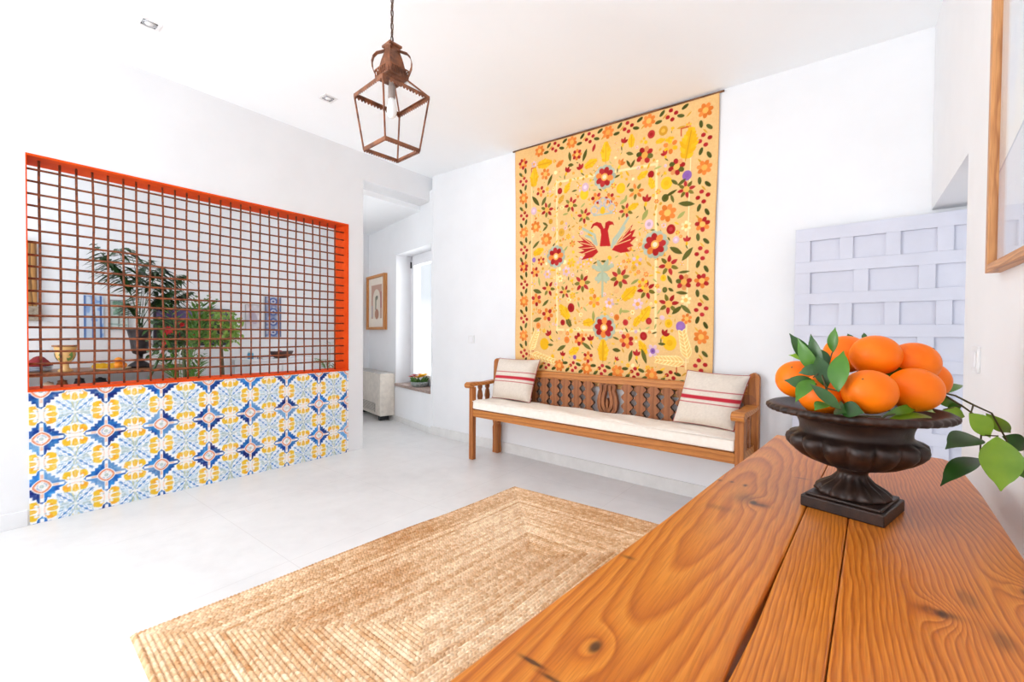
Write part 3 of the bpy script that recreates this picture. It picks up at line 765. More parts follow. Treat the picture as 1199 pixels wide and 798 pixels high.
    for (u, w) in ((0.24, 2.60), (1.555, 2.62), (0.22, 0.98), (1.56, 0.97)):
        cv.line([stitch(u, w), stitch(u - 0.05, w)], 0.008, (196, 80, 40)); cv.line([stitch(u - .05, w), stitch(u - 0.05, w - 0.05)], 0.008, (196, 80, 40))
    for m_ in MOTIFS:
        k = m_[0]; u = m_[1]; w = m_[2] - ZB
        if k == 'F': flower(u, w, m_[3] * 1.22, m_[4], m_[5])
        elif k == 'D': cv.ell(u, w, m_[3] * 1.1, m_[3] * 1.2, 0, sh(PALS[m_[4]])); cv.ell(u, w, m_[3] * .5, m_[3] * .5, 0, sh(PALS[m_[4]], 24))
        elif k == 'T': tulip(u, w, m_[3] * 1.25, m_[4], m_[5])
        elif k == 'K': oak(u, w, m_[3] * 1.15, m_[4], m_[5])
        elif k == 'L': cv.ell(u, w, m_[3] * 1.15, m_[4] * 1.25, math.radians(m_[6]), sh(PALS[m_[5]]), True)
    # pale wheat ears in the lower corners
    for (a, b) in (((1.592, 1.0), (1.545, 1.21)), ((1.592, 1.0), (1.36, 1.0)), ((0.17, 0.955), (0.255, 1.15)), ((0.17, 0.955), (0.44, 0.905))):
        av = Vector(stitch(*a)); bv = Vector(stitch(*b)); cv.line([tuple(av), tuple(bv)], 0.004, (252, 232, 170))
        d = bv - av; an = math.atan2(d.y, d.x)
        for k in range(7):
            for sd in (-1, 1):
                p = av + d * (0.14 + 0.125 * k); e = an + sd * 0.55; L = 0.03 * (1.15 - 0.07 * k)
                cv.ell(p.x + math.cos(e) * L, p.y + math.sin(e) * L, L * 1.25, 0.015, e, sh((252, 230, 164), 8), True); cv.ell(p.x + math.cos(e) * L, p.y + math.sin(e) * L, L * .95, 0.0085, e, (236, 190, 112), True)
    # two-headed bird, its grey wing outlines, crown and tail
    for pts in ([(0.985, 1.842), (1.0, 1.90), (1.04, 1.94), (1.12, 2.05)], [(1.005, 1.86), (1.03, 1.90), (1.09, 1.98)], [(0.851, 1.87), (0.83, 1.95), (0.72, 2.01)], [(0.835, 1.88), (0.80, 1.93), (0.75, 1.95)]):
        cv.line([stitch(*p) for p in pts], 0.02, (176, 186, 164))
    for pol_ in EAGLE: cv.poly([stitch(*p) for p in pol_], (182, 30, 32))
    for k in range(4):
        cv.line([stitch(1.0 + .02 * k, 1.85 + .012 * k), stitch(1.14 + .002 * k, 1.885 + .045 * k)], 0.0065, CLOTHC)
        cv.line([stitch(0.845 - .012 * k, 1.84 + .012 * k), stitch(0.70, 1.80 + .05 * k)], 0.0065, CLOTHC)
    for (du, dz, r) in ((-.075, 0, .03), (-.04, .04, .03), (0, .055, .03), (.04, .04, .03), (.075, 0, .03), (0, 0, .024)):
        for k in range(14):
            e = 2 * PI * k / 14; cv.ell(0.902 + du + math.cos(e) * r, 2.147 + dz + math.sin(e) * r - ZB, .008, .006, e + PI / 2, (178, 182, 176) if k % 3 else (205, 180, 190))
    cv.line([stitch(0.82, 2.105), stitch(0.985, 2.105)], 0.014, (178, 186, 170)); cv.ell(0.902, 2.135 - ZB, .022, .03, 0, PALS['Y'])
    for (an, L) in ((0.5, .085), (1.1, .095), (2.05, .095), (2.65, .085), (4.0, .07), (5.4, .07), (4.3, .09), (5.1, .09)):
        cv.ell(0.908 + math.cos(an) * L * .6, 1.655 + math.sin(an) * L * .6 - ZB, L * .55, .02, an, sh((172, 182, 152), 8), True)
        if L < .09: cv.ell(0.908 + math.cos(an) * L * 1.05, 1.655 + math.sin(an) * L * 1.05 - ZB, .02, .018, 0, (180, 186, 158))
    cv.line([stitch(0.908, 1.70), stitch(0.91, 1.46)], 0.018, (172, 182, 152))
    for (a, b) in (((0, 0), (0, H_)), ((W_, 0), (W_, H_)), ((0, H_), (W_, H_)), ((0, 0), (W_, 0))):
        cv.line([a, b], 0.02, (226, 176, 118), 0.6)
    P0 = Vector((-2.46, 3.244, 0))
    def place(u, w, h):
        z = ZB + w - 0.042 * u
        tk = w / H_
        uu = u + 0.022 * (1 - tk) * 2 * (0.5 - u / W_) + 0.012 * np.sin(tk * 9) * (u / W_ - 0.5) * 0.6
        nn = -0.014 - h - 0.004 * np.sin(u * 9 + tk * 2) * (1 - tk) - 0.003 * np.sin(w * 7 + u * 3)
        return P0.x + BD.x * uu + BN.x * nn, P0.y + BD.y * uu + BN.y * nn, z
    return cv, place
hang = thing('wall_hanging', 'large cream embroidered wall hanging with red two-headed bird and scattered flowers above the bench', 'tapestry', (-1.59, 3.17, 0.74))
cv, plc = paint_cloth()
cv.mesh('cloth', plc, vcol('embroidered_cotton', 0.9, 0.5, 500), hang, 0.0018, 0.003)
WOODROD = wood('dark_rod_wood', (150, 100, 60), (120, 76, 44), (90, 56, 32), 0, 1, 60)
P0 = Vector((-2.46, 3.244, 0)); m = MB()
a = P0 + BD * -0.03 - BN * 0.014 + Vector((0, 0, 2.795)); b = P0 + BD * 1.785 - BN * 0.014 + Vector((0, 0, 2.795 - 0.042 * 1.785))
m.tube([a, b], 0.007, 8); m.build('hanging_rod', WOODROD, hang, True)
# ------------------------------------------------------------------ long bench
BENCHW = wood('bench_pine', (206, 136, 68), (196, 124, 56), (170, 102, 44), 0, 2, 34, warp=0.02, rough=0.45)
BENCHV = wood('bench_pine_upright', (192, 122, 60), (182, 110, 50), (156, 90, 40), 2, 0, 30, warp=0.03, rough=0.5)
CARVED = wood('carved_brown_wood', (172, 110, 66), (160, 98, 56), (136, 80, 44), 2, 0, 30, warp=0.03, rough=0.55)
BO = Vector((-2.684, 2.864, 0)); BL = 2.222; BDp = 0.365
def bn(t, n, z): return BO + BD * t + BN * n + Vector((0, 0, z))
bench = thing('bench', 'long wooden settle with pierced wavy back slats and armrests beneath the wall hanging', 'bench', tuple(bn(BL / 2, BDp / 2, 0)))
BM = lambda: MB(xf=lambda p: bn(*p))
m = BM(); m.box(0, 0.045, 0, 0.045, 0, 0.645); m.build('front_leg', BENCHV, bench, bevel=0.004)
m = BM(); m.box(BL - 0.047, BL, 0, 0.045, 0, 0.645); m.build('front_leg', BENCHV, bench, bevel=0.004)
for t0, t1 in ((-0.003, 0.062), (BL - 0.055, BL + 0.01)):
    m = BM()   # rear post, raked back a little above the seat, with a shaped lower foot
    w = t1 - t0
    m.hexa([(t0, BDp - 0.055, 0.42), (t1, BDp - 0.055, 0.42), (t1, BDp, 0.42), (t0, BDp, 0.42)], [(t0, BDp - 0.04, 0.86), (t1, BDp - 0.04, 0.86), (t1, BDp, 0.86), (t0, BDp, 0.86)])
    prof = [(0.42, 0), (0.36, 0), (0.33, 0.007), (0.30, 0), (0.27, 0.008), (0.24, 0), (0.12, 0.004), (0.0, 0.0)]
    pts = [(t0 + d, z) for z, d in prof] + [(t1 - d, z) for z, d in reversed(prof)]
    m.prism(pts, BDp - 0.055, BDp, 'xz')
    m.prism([(t0, 0.86), (t1, 0.86), (t1 - 0.01, 0.878), ((t0 + t1) / 2, 0.89), (t0 + 0.01, 0.878)], BDp - 0.04, BDp, 'xz')
    m.build('rear_post', BENCHV, bench, bevel=0.003)
m = BM(); m.box(0.045, BL - 0.047, 0.004, 0.034, 0.385, 0.447); m.build('front_rail', BENCHW, bench, bevel=0.003)
m = BM(); m.box(0.062, BL - 0.055, BDp - 0.04, BDp - 0.012, 0.385, 0.447); m.build('rear_rail', BENCHW, bench, bevel=0.003)
for t in (0.006, BL - 0.04):
    m = BM(); m.box(t, t + 0.03, 0.045, BDp - 0.055, 0.385, 0.447); m.build('side_rail', BENCHW, bench, bevel=0.003)
m = BM(); m.box(0.036, BL - 0.04, 0.034, BDp - 0.058, 0.435, 0.452); m.build('seat_board', BENCHW, bench, bevel=0.002)
m = BM(); m.box(0.06, BL - 0.055, BDp - 0.046, BDp - 0.006, 0.742, 0.802); m.build('top_rail', BENCHW, bench, bevel=0.005)
m = BM(); m.box(0.06, BL - 0.055, BDp - 0.042, BDp - 0.012, 0.462, 0.505); m.build('lower_back_rail', BENCHW, bench, bevel=0.004)
SLATSIDE = speckle('grey_brown_side_shade', (92, 70, 56), (122, 96, 78), 30, 0.8)  # slat sides coloured darker to carry the shade on their thickness
# wavy slats
per = 0.0685; lyre_c = 1.192
def slat(tc, hw):
    n = 44; Lp = []; Rp = []
    for i in range(n + 1):
        z = 0.497 + (0.750 - 0.497) * i / n; a = 0.0125 * math.cos(2 * PI * (z - 0.617) / per)
        Lp.append((tc - hw + a, z)); Rp.append((tc + hw - a, z))
    m = BM(); nn = len(Lp); y0, y1 = BDp - 0.046, BDp - 0.020
    vs = [(p[0], y0, p[1]) for p in Lp] + [(p[0], y0, p[1]) for p in Rp] + [(p[0], y1, p[1]) for p in Lp] + [(p[0], y1, p[1]) for p in Rp]
    fs = []
    for i in range(nn - 1):
        fs += [(i, nn + i, nn + i + 1, i + 1), (2 * nn + i + 1, 3 * nn + i + 1, 3 * nn + i, 2 * nn + i), (i + 1, 2 * nn + i + 1, 2 * nn + i, i), (nn + i, 3 * nn + i, 3 * nn + i + 1, nn + i + 1)]
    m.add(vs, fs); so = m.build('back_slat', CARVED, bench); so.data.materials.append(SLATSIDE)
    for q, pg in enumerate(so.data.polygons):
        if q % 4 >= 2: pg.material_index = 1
for k in range(9):
    slat(lyre_c + 0.165 + 0.1015 * k, 0.0345)
    slat(lyre_c - 0.165 - 0.1085 * k, 0.0375)
m = BM(); y0, y1 = BDp - 0.045, BDp - 0.012
def arc(pts, wid): m.strip([(lyre_c + a, b) for a, b in pts], wid, y0, y1, 'xz')
for sd in (-1, 1):
    arc([(sd * .05, .750), (sd * .058, .72), (sd * .052, .69), (sd * .066, .645), (sd * .072, .60), (sd * .066, .55), (sd * .046, .515), (sd * .03, .497)], [.03, .026, .022, .026, .03, .03, .03, .04])
    arc([(sd * .022, .750), (sd * .018, .70), (sd * .034, .645), (sd * .040, .60), (sd * .030, .56), (sd * .012, .53), (0, .497)], [.028, .024, .026, .028, .026, .03, .05])
arc([(0, .63), (0, .60), (0, .57), (0, .54)], [.004, .016, .018, .004])
m.strip([(lyre_c - .05, .742), (lyre_c + .05, .742)], .02, y0, y1, 'xz'); m.strip([(lyre_c - .04, .508), (lyre_c + .04, .508)], .026, y0, y1, 'xz')
m.build('lyre_splat', CARVED, bench)
# arms with scrolled fronts and shaped balusters
for t0, t1 in ((-0.012, 0.058), (BL - 0.06, BL + 0.012)):
    m = BM(); prof = [(-.045, .645), (-.052, .660), (-.045, .678), (-.025, .690), (0.05, .688), (.16, .682), (BDp - .05, .690), (BDp - .05, .664), (.16, .656), (.03, .655), (-.02, .645), (-.032, .636)]
    m.prism(prof, t0, t1, 'yz'); arm_ = m.build('armrest', BENCHW, bench, bevel=0.004)
    tc = (t0 + t1) / 2
    for n0 in (0.115, 0.21):
        m = BM(); pr = [(.024, .447), (.026, .475), (.012, .495), (.02, .53), (.027, .555), (.018, .60), (.010, .615), (.022, .635), (.02, .657)]
        pts = [(n0 - a, z) for a, z in pr] + [(n0 + a, z) for a, z in reversed(pr)]
        m.prism(pts, tc - .011, tc + .011, 'yz'); m.build('baluster', CARVED, arm_, bevel=0.002)

# seat pad
LINEN = speckle('ivory_seat_linen', (240, 232, 221), (247, 241, 232), 30, 0.9, bump=0.3, bscale=700, bdist=0.0008, spec=0.15)
m = BM(); nx, ny = 60, 8; T0, T1, N0, N1 = 0.03, BL - 0.05, 0.004, BDp - 0.062
top = []; rnd = random.Random(5)
def padz(i, j):
    e = min(1, min(i, nx - i) / 1.5) * min(1, min(j, ny - j) / 1.0)
    return 0.524 + 0.008 * e + 0.004 * math.sin(i * .5 + j)
vs = []; fs = []
for lv in (0, 1):
    for j in range(ny + 1):
        for i in range(nx + 1):
            t = T0 + (T1 - T0) * i / nx; n = N0 + (N1 - N0) * j / ny
            if lv and j == 0: n += 0.004
            vs.append((t, n, padz(i, j) if lv else 0.4525))
K = (nx + 1) * (ny + 1)
for j in range(ny):
    for i in range(nx):
        a = j * (nx + 1) + i; fs.append((a, a + nx + 1, a + nx + 2, a + 1)); fs.append((K + a, K + a + 1, K + a + nx + 2, K + a + nx + 1))
for i in range(nx):
    fs.append((i, i + 1, K + i + 1, K + i)); b = ny * (nx + 1) + i; fs.append((b + 1, b, K + b, K + b + 1))
for j in range(ny):
    a = j * (nx + 1); fs.append((a + nx + 1, a, K + a, K + a + nx + 1)); b = a + nx; fs.append((b, b + nx + 1, K + b + nx + 1, K + b))
m.add(vs, fs)
pad = m.build('seat_pad', LINEN, None, bevel=0.012)
tag(pad, 'long ivory boxed seat pad lying along the wooden bench', 'cushion')
rim = BM(); rim.tube([(T0 + .01, N0 - .001, .522), (T1 - .01, N0 - .001, .522)], 0.0035, 6); rim.build('piping', LINEN, pad, True)

# striped scatter cushions
STRIPE = vcol('striped_linen', 0.9, 0.5, 900, 0.15)
def pillow(name, TL, TR, BR, BL_, thick, label, seed, lean):
    n = 56; TL, TR, BR, BL_ = map(Vector, (TL, TR, BR, BL_))
    g = np.linspace(-1, 1, n); Ug, Vg = np.meshgrid(g, g)
    ux = (Ug + 1) / 2; vx = (Vg + 1) / 2
    # corners stay sharp, sides pull in a little
    pin = 0.045
    uu = 0.5 + (ux - 0.5) * (1 - pin * (1 - np.abs(Vg) ** 2.2)); vv = 0.5 + (vx - 0.5) * (1 - pin * (1 - np.abs(Ug) ** 2.2))
    P = np.zeros(Ug.shape + (3,))
    for k in range(3):
        P[..., k] = (BL_[k] * (1 - uu) + BR[k] * uu) * (1 - vv) + (TL[k] * (1 - uu) + TR[k] * uu) * vv
    nrm = (TR - TL).cross(TL - BL_).normalized()
    if nrm.y > 0: nrm = -nrm
    bulge = ((1 - Ug ** 4) * (1 - Vg ** 4)) ** 0.55
    bulge = bulge * (1 + 0.10 * (vnoise(ux + seed, vx, 4, seed) - 0.5))
    F = P + np.array(nrm) * (bulge * thick * 0.62)[..., None]; Bk = P - np.array(nrm) * (bulge * thick * 0.38)[..., None]
    c = np.empty(Ug.shape + (3,)); c[:] = (222, 211, 198)
    c += (vnoise(ux, vx, 60, 3) * 10 - 5)[..., None]
    for (v0, v1, cc) in ((0.48, 0.56, (190, 48, 62)), (0.405, 0.422, (186, 66, 76)), (0.65, 0.668, (186, 66, 76)), (0.985, 1.0, (190, 60, 70)), (0.02, 0.035, (190, 60, 70))):
        c[(vx >= v0) & (vx < v1)] = cc
    o = thing(name, label, 'cushion', tuple((BL_ + BR) / 2), 'striped cushions on the bench')
    # front and back are one closed cover
    ring_done = np.concatenate([F.reshape(-1, 3), Bk.reshape(-1, 3)])
    idx = np.arange(n * n).reshape(n, n); q = np.stack([idx[:-1, :-1], idx[:-1, 1:], idx[1:, 1:], idx[1:, :-1]], -1).reshape(-1, 4)
    PP = np.concatenate([F.reshape(n, n, 3), Bk.reshape(n, n, 3)[::-1]], 0)   # fold the back over the bottom edge
    cc2 = np.concatenate([c, c[::-1]], 0)
    grid_mesh('cover', np.concatenate([Bk[::-1], F], 0), np.concatenate([c[::-1], c], 0), STRIPE, o)
    red = MB(); e = n - 1
    loop = [tuple(P[0, i]) for i in range(0, n, 5)] + [tuple(P[i, e]) for i in range(0, n, 5)] + [tuple(P[e, e - i]) for i in range(0, n, 5)] + [tuple(P[e - i, 0]) for i in range(0, n, 5)]
    red.tube(loop, 0.003, 6, close=True); red.build('piping', speckle('red_edge_cord', (160, 70, 72), (186, 96, 92), 30, 0.9), o, True)
    return o
pillow('striped_cushion', (-2.566, 3.147, .895), (-2.10, 3.123, .901), (-2.146, 3.045, .537), (-2.586, 3.068, .537), 0.13, 'beige linen cushion with red stripes at the bench end nearest the passage', 1, 0)
pillow('striped_cushion', (-.863, 3.057, .886), (-.482, 3.034, .872), (-.554, 2.945, .537), (-.942, 3.02, .537), 0.13, 'beige linen cushion with red stripes at the bench end nearest the white door', 2, 0)

# ------------------------------------------------------------------ braided jute rug
def rug():
    c0 = np.array([-2.07, 0.41]); c1 = np.array([-0.575, 0.33]); c2 = np.array([-0.46, 2.56]); c3 = np.array([-1.914, 2.535])
    Wd, Ld = 1.48, 2.13; res = 0.0032
    nx, ny = int(Wd / res), int(Ld / res)
    u = np.linspace(0, Wd, nx); v = np.linspace(0, Ld, ny); U, V = np.meshgrid(u, v)
    row = 0.0165
    wob = (vnoise(U, V, 3.3, 21) - 0.5) * 0.010
    du = np.minimum(U, Wd - U); dv = np.minimum(V, Ld - V)
    d = np.minimum(du, dv) + wob; d = np.maximum(d, 0)
    along = np.where(du < dv, V, U) + (vnoise(U, V, 9, 22) - 0.5) * 0.02
    k = np.floor(d / row).astype(int); f = d / row - k
    prof = np.sqrt(np.clip(1 - (2 * f - 1) ** 2, 0, 1))
    ph = along / 0.015 + (k % 2) * 0.5 + np.where(k % 2 == 0, 1, -1) * (f - 0.5) * 0.9
    st = np.abs((ph % 1) - 0.5) * 2
    strand = np.sqrt(np.clip(1 - st ** 2, 0, 1))
    h = 0.002 + 0.0140 * prof * (0.4 + 0.6 * strand) + 0.0012 * (vnoise(U, V, 160, 23) - 0.5)
    edge = np.minimum(du, dv) < 0.003; h[edge] = 0.003
    r = np.random.RandomState(9); tone = r.rand(400); band = np.convolve(r.rand(400), np.ones(4) / 4, 'same')
    tk = tone[k % 400] * 0.5 + band[k % 400] * 0.5
    sid = (np.floor(ph).astype(int) * 13 + k * 57) % 997; q = r.rand(997)[sid]
    mixv = np.clip(0.38 + 0.75 * (tk - 0.5) + 0.40 * q + 0.45 * (vnoise(U, V, 2.6, 24) - 0.5) + 0.12 * (vnoise(U, V, 30, 26) - 0.5), 0, 1)[..., None]
    c = np.array((186, 128, 78)) * (1 - mixv) + np.array((255, 232, 200)) * mixv
    c = c * (0.93 + 0.14 * (vnoise(U, V, 220, 25))[..., None])
    s = (U / Wd)[..., None]; t = (V / Ld)[..., None]
    XY = (c0 * (1 - s) + c1 * s) * (1 - t) + (c3 * (1 - s) + c2 * s) * t
    XY = XY + (0.006 * np.sin(V * 5 + U * 3))[..., None] * np.array([1, 0.3]) 
    P = np.concatenate([XY, h[..., None]], -1); Bk = np.concatenate([XY, np.full(h.shape + (1,), 0.0005)], -1)
    t_ = NT('jute'); at = t_.new('ShaderNodeAttribute', attribute_name='Col'); t_.base(at.outputs['Color']); t_.set(0.95, 0, 0.1)
    o = t_.obj(); t_.bump(t_.noise(o, 700, 3), 0.6, 0.001)
    return grid_mesh('jute_rug', P, c, t_.m, None, Bk)
tag(rug(), 'rectangular straw-coloured braided jute rug lying on the pale floor', 'rug')

# ------------------------------------------------------------------ wooden table in the foreground
tab = thing('wooden_table', 'old orange-brown plank table in the foreground carrying the fruit urn', 'table', (-0.03, 0.75, 0))
ZT = 0.76; TH = 0.045; Y0 = -0.35
lx = lambda y: -0.325 + 0.0773 * (y - 0.315); s1 = lambda y: -0.098 + 0.052 * (y - 0.499); s2 = lambda y: -0.015 + 0.0335 * (y - 0.564)
yfar = lambda x: 1.855 - (x + 0.2) * 0.115
def board(name, fa, fb, mat, extra=None, chip=None):
    ys_ = [Y0 + (1.9 - Y0) * i / 60 for i in range(61)]
    A = []; B = []
    for y in ys_:
        for L_, f_ in ((A, fa), (B, fb)):
            x = f_(y); L_.append((x, min(y, yfar(x))))
    A = [p for i, p in enumerate(A) if i == 0 or p[1] > A[i - 1][1] + 1e-4]; B = [p for i, p in enumerate(B) if i == 0 or p[1] > B[i - 1][1] + 1e-4]
    m = MB(); pts = A + list(reversed(B)); pts = list(reversed(pts))
    m.prism(pts, ZT - TH, ZT, 'xy')
    return m.build(name, mat, tab, bevel=0.003)
# knots are given relative to the table's base point (-0.03, 0.75)
W1 = wood('table_board_broad', (216, 134, 46), (204, 117, 32), (180, 94, 22), 1, 0, 62, cath=(-0.17, 0.25, 0.11), knots=((0.457 - .75, -0.227 + .03, 0.010), (1.065 - .75, -0.16 + .03, 0.010)), marks=((1.178 - .75, -.221, .009, .006, .9), (1.183 - .75, -.195, .008, .006, .9), (1.176 - .75, -.164, .012, .006, .9), (1.085 - .75, -.155, .05, .028, .55), (1.06 - .75, -.115, .014, .02, .8), (.99 - .75, -.18, .02, .03, .35), (.393 - .75, -.239, .004, .022, .9), (.386 - .75, -.213, .004, .02, .85), (.675 - .75, -.25, .006, .014, .6), (1.325 - .75, -.06, .006, .02, .5)), warp=0.03, rough=0.36)
W2 = wood('table_board_narrow', (216, 134, 44), (204, 117, 30), (176, 92, 20), 1, 0, 165, knots=(), marks=((.515 - .75, -.02, .03, .006, .4),), warp=0.010, rough=0.36, off=0.3)
W3 = wood('table_board_right', (214, 132, 46), (201, 113, 32), (174, 90, 22), 1, 0, 135, cath=(0.30, 1.6, 0.05), knots=((0.79 - .75, 0.10 + .03, 0.010), (0.93 - .75, 0.205 + .03, 0.012), (1.52 - .75, 0.07 + .03, 0.007)), marks=((.793 - .75, .131, .012, .026, .75), (.86 - .75, .165, .035, .014, .4), (.766 - .75, .18, .03, .016, .5), (1.616 - .75, .064, .008, .03, .6)), warp=0.022, rough=0.36, off=0.6)
gapw = lambda y: 0.0006 + 0.0028 * math.exp(-((y - 0.60) / 0.11) ** 2)
board('board', lambda y: lx(y) + 0.0015 * math.sin(y * 9), lambda y: s1(y) - gapw(y) - 0.0012 * math.sin(y * 7), W1)
board('board', lambda y: s1(y) + gapw(y) - 0.0012 * math.sin(y * 7), lambda y: s2(y) - 0.0006, W2)
rxf = lambda y: 0.226 + 0.019 * min(1, max(0, (y - 0.95) / 0.5)) if y < 1.70 else 0.245 - 0.6 * max(0, y - 1.70) ** 1.6
board('board', lambda y: s2(y) + 0.0006, rxf, W3)
LEGW = wood('table_leg_wood', (206, 130, 66), (184, 106, 48), (140, 72, 30), 2, 0, 40)
for (x, y) in ((-0.335, -0.25), (0.15, -0.25), (-0.185, 1.70), (0.15, 1.70)):
    m = MB(); m.hexa([(x + .01, y + .01, 0), (x + .05, y + .01, 0), (x + .05, y + .05, 0), (x + .01, y + .05, 0)], [(x, y, ZT - TH), (x + .06, y, ZT - TH), (x + .06, y + .06, ZT - TH), (x, y + .06, ZT - TH)])
    m.build('leg', LEGW, tab, bevel=0.004)
APW = wood('table_apron_wood', (206, 130, 66), (184, 106, 48), (140, 72, 30), 1, 2, 40)
m = MB(); m.hexa([(-.325, -.19, .62), (-.30, -.19, .62), (-.155, 1.70, .62), (-.18, 1.70, .62)], [(-.325, -.19, ZT - TH), (-.30, -.19, ZT - TH), (-.155, 1.70, ZT - TH), (-.18, 1.70, ZT - TH)]); m.build('apron', APW, tab, bevel=0.002)
m = MB(); m.box(0.17, 0.195, -.19, 1.70, .62, ZT - TH); m.build('apron', APW, tab, bevel=0.002)
m = MB(); m.box(-0.125, 0.15, 1.72, 1.745, .62, ZT - TH); m.build('apron', APW, tab, bevel=0.002)
m = MB(); m.box(-0.275, 0.15, -.235, -.21, .62, ZT - TH); m.build('apron', APW, tab, bevel=0.002)

# ------------------------------------------------------------------ cast-iron urn
URN = speckle('dark_brown_cast_iron', (28, 18, 15), (58, 38, 29), 30, 0.45, metal=0.25, bump=0.5, bscale=180, bdist=0.0012)
UC = (0.008, 1.162, ZT); UA = math.radians(-15.9)
urn = thing('pedestal_urn', 'dark brown cast-iron pedestal urn with a wide rim standing on the plank table', 'urn', UC)
def ur(p):
    c, s = math.cos(UA), math.sin(UA); return (UC[0] + p[0] * c - p[1] * s, UC[1] + p[0] * s + p[1] * c, UC[2] + p[2])
m = MB(xf=ur); h = 0.0705
m.hexa([(-h, -h, 0), (h, -h, 0), (h, h, 0), (-h, h, 0)], [(-h, -h, .024), (h, -h, .024), (h, h, .024), (-h, h, .024)])
h2 = 0.064; m.hexa([(-h2, -h2, .024), (h2, -h2, .024), (h2, h2, .024), (-h2, h2, .024)], [(-h2, -h2, .030), (h2, -h2, .030), (h2, h2, .030), (-h2, h2, .030)])
m.build('plinth', URN, urn, bevel=0.0025)
m = MB(xf=ur); N = 144
foot = [(.060, .030), (.063, .035), (.061, .040), (.054, .047), (.045, .053), (.036, .059), (.030, .066), (.0265, .073), (.026, .079), (.031, .083), (.034, .087), (.031, .091)]
def footmod(i, a):
    return 1 + (0.07 * math.cos(a * 14) if 1 <= i <= 6 else 0)
m.lathe(foot, n=N, mod=footmod); m.build('foot', URN, urn, True)
m = MB(xf=ur)
bowl = [(.030, .089), (.045, .090), (.062, .094), (.079, .101), (.094, .110), (.105, .120), (.112, .130), (.115, .139), (.114, .147), (.108, .152), (.100, .155), (.095, .159), (.0945, .167), (.096, .175), (.099, .183), (.104, .190), (.112, .196)]
def gad(i, a):
    if i < 1 or i > 9: return 1
    k = 1 - abs(i - 6) / 6.0
    return 1 + 0.07 * k * (abs(math.cos(a * 8)) ** .7 * 2 - 1.15)
m.lathe(bowl, n=220, mod=gad, close_ends=False); m.build('bowl', URN, urn, True)
m = MB(xf=ur)
rim_ = [(.104, .190), (.118, .195), (.132, .198), (.144, .1985), (.152, .200), (.157, .2045), (.157, .2095), (.152, .2135), (.145, .2145), (.138, .213), (.128, .208), (.09, .203), (.001, .202)]
def egg(i, a): return 1 + (0.014 * math.cos(a * 44) if 4 <= i <= 6 else 0)
m.lathe(rim_, n=240, mod=egg, close_ends=False); m.build('rim', URN, urn, True)

# ------------------------------------------------------------------ oranges and leaves
def orange_mat():
    t = NT('orange_peel'); v = t.obj(); n = t.noise(v, 14, 2)
    t.base(t.ramp(n, [(0.3, lin((238, 106, 2))), (0.7, lin((248, 128, 6)))])); t.set(0.42, 0, 0.25)
    t.bump(t.noise(v, 420, 2), 0.22, 0.0012); return t.m
OR = orange_mat(); CALYX = plain('calyx_green', (86, 70, 30), 0.7)
ORS = [((.030, 1.062, 1.016), (-.25, -.75, .6), 'orange at the front of the pile facing the camera, above the urn rim'),
       ((.041, 1.163, 1.081), (-.85, -.4, .3), 'topmost orange of the pile in the urn'),
       ((.1025, 1.208, 1.067), (.7, -.1, .7), 'orange high on the right of the pile behind the topmost one'),
       ((.0985, 1.128, 1.0195), (.6, .3, .7), 'orange low on the right of the pile beside the front one'),
       ((-.092, 1.170, 1.023), (-.2, -.7, .65), 'orange at the left end of the pile behind the upright leaves'),
       ((-.043, 1.100, 1.000), (-.6, .2, .7), 'orange low at the left front, half covered by leaves'),
       ((-.007, 1.240, 1.080), (-.3, .3, .9), 'orange behind the topmost one, only its left edge in view'),
       ((.128, 1.284, 1.027), (.5, .5, .7), 'orange at the far right of the pile, peeping out behind')]
proto = None
for (p, ax, lab) in ORS:
    if proto is None:
        o = thing('orange', lab, 'orange', (p[0], p[1], p[2] - .0435), 'oranges heaped in the urn')
        m = MB(); vs0 = MB(); m.ball(p, 0.0435, 32, 20, (1, 1, .95)); m.build('peel', OR, o, True)
        m = MB(); q = Vector(ax).normalized(); c = Vector(p) + q * 0.0418; u_ = q.orthogonal().normalized(); w_ = q.cross(u_)
        m.add([c + q * .0016] + [c + (u_ * math.cos(k * PI / 5) + w_ * math.sin(k * PI / 5)) * (.0042 if k % 2 == 0 else .0022) for k in range(10)], [(0, 1 + k, 1 + (k + 1) % 10) for k in range(10)])
        m.build('calyx', CALYX, o); proto = o
    else:
        o = proto.copy(); col.objects.link(o); o.location = (p[0], p[1], p[2] - .0435); o['label'] = lab
        for ch in list(proto.children):
            d = ch.copy(); col.objects.link(d); d.parent = o
            if ch.name.startswith('calyx'):
                q0 = Vector(ORS[0][1]).normalized(); q1 = Vector(ax).normalized(); Rm = q0.rotation_difference(q1).to_matrix().to_4x4()
                cc = Vector((0, 0, .0435)); d.matrix_local = Matrix.Translation(cc) @ Rm @ Matrix.Translation(-cc)
def leafmat(name, c1, c2):
    t = NT(name); v = t.obj(); n = t.noise(v, 16, 3)
    t.base(t.ramp(n, [(0.3, lin(c1)), (0.7, lin(c2))])); t.set(0.32, 0, 0.45)
    t.b.inputs['Transmission Weight'].default_value = 0.0
    return t.m
LFD = leafmat('dark_citrus_leaf', (26, 62, 16), (46, 90, 22)); LFM = leafmat('citrus_leaf', (54, 104, 18), (80, 130, 28)); LFL = leafmat('young_citrus_leaf', (108, 150, 26), (138, 176, 44))
TWIG = plain('green_brown_twig', (74, 66, 30), 0.7)
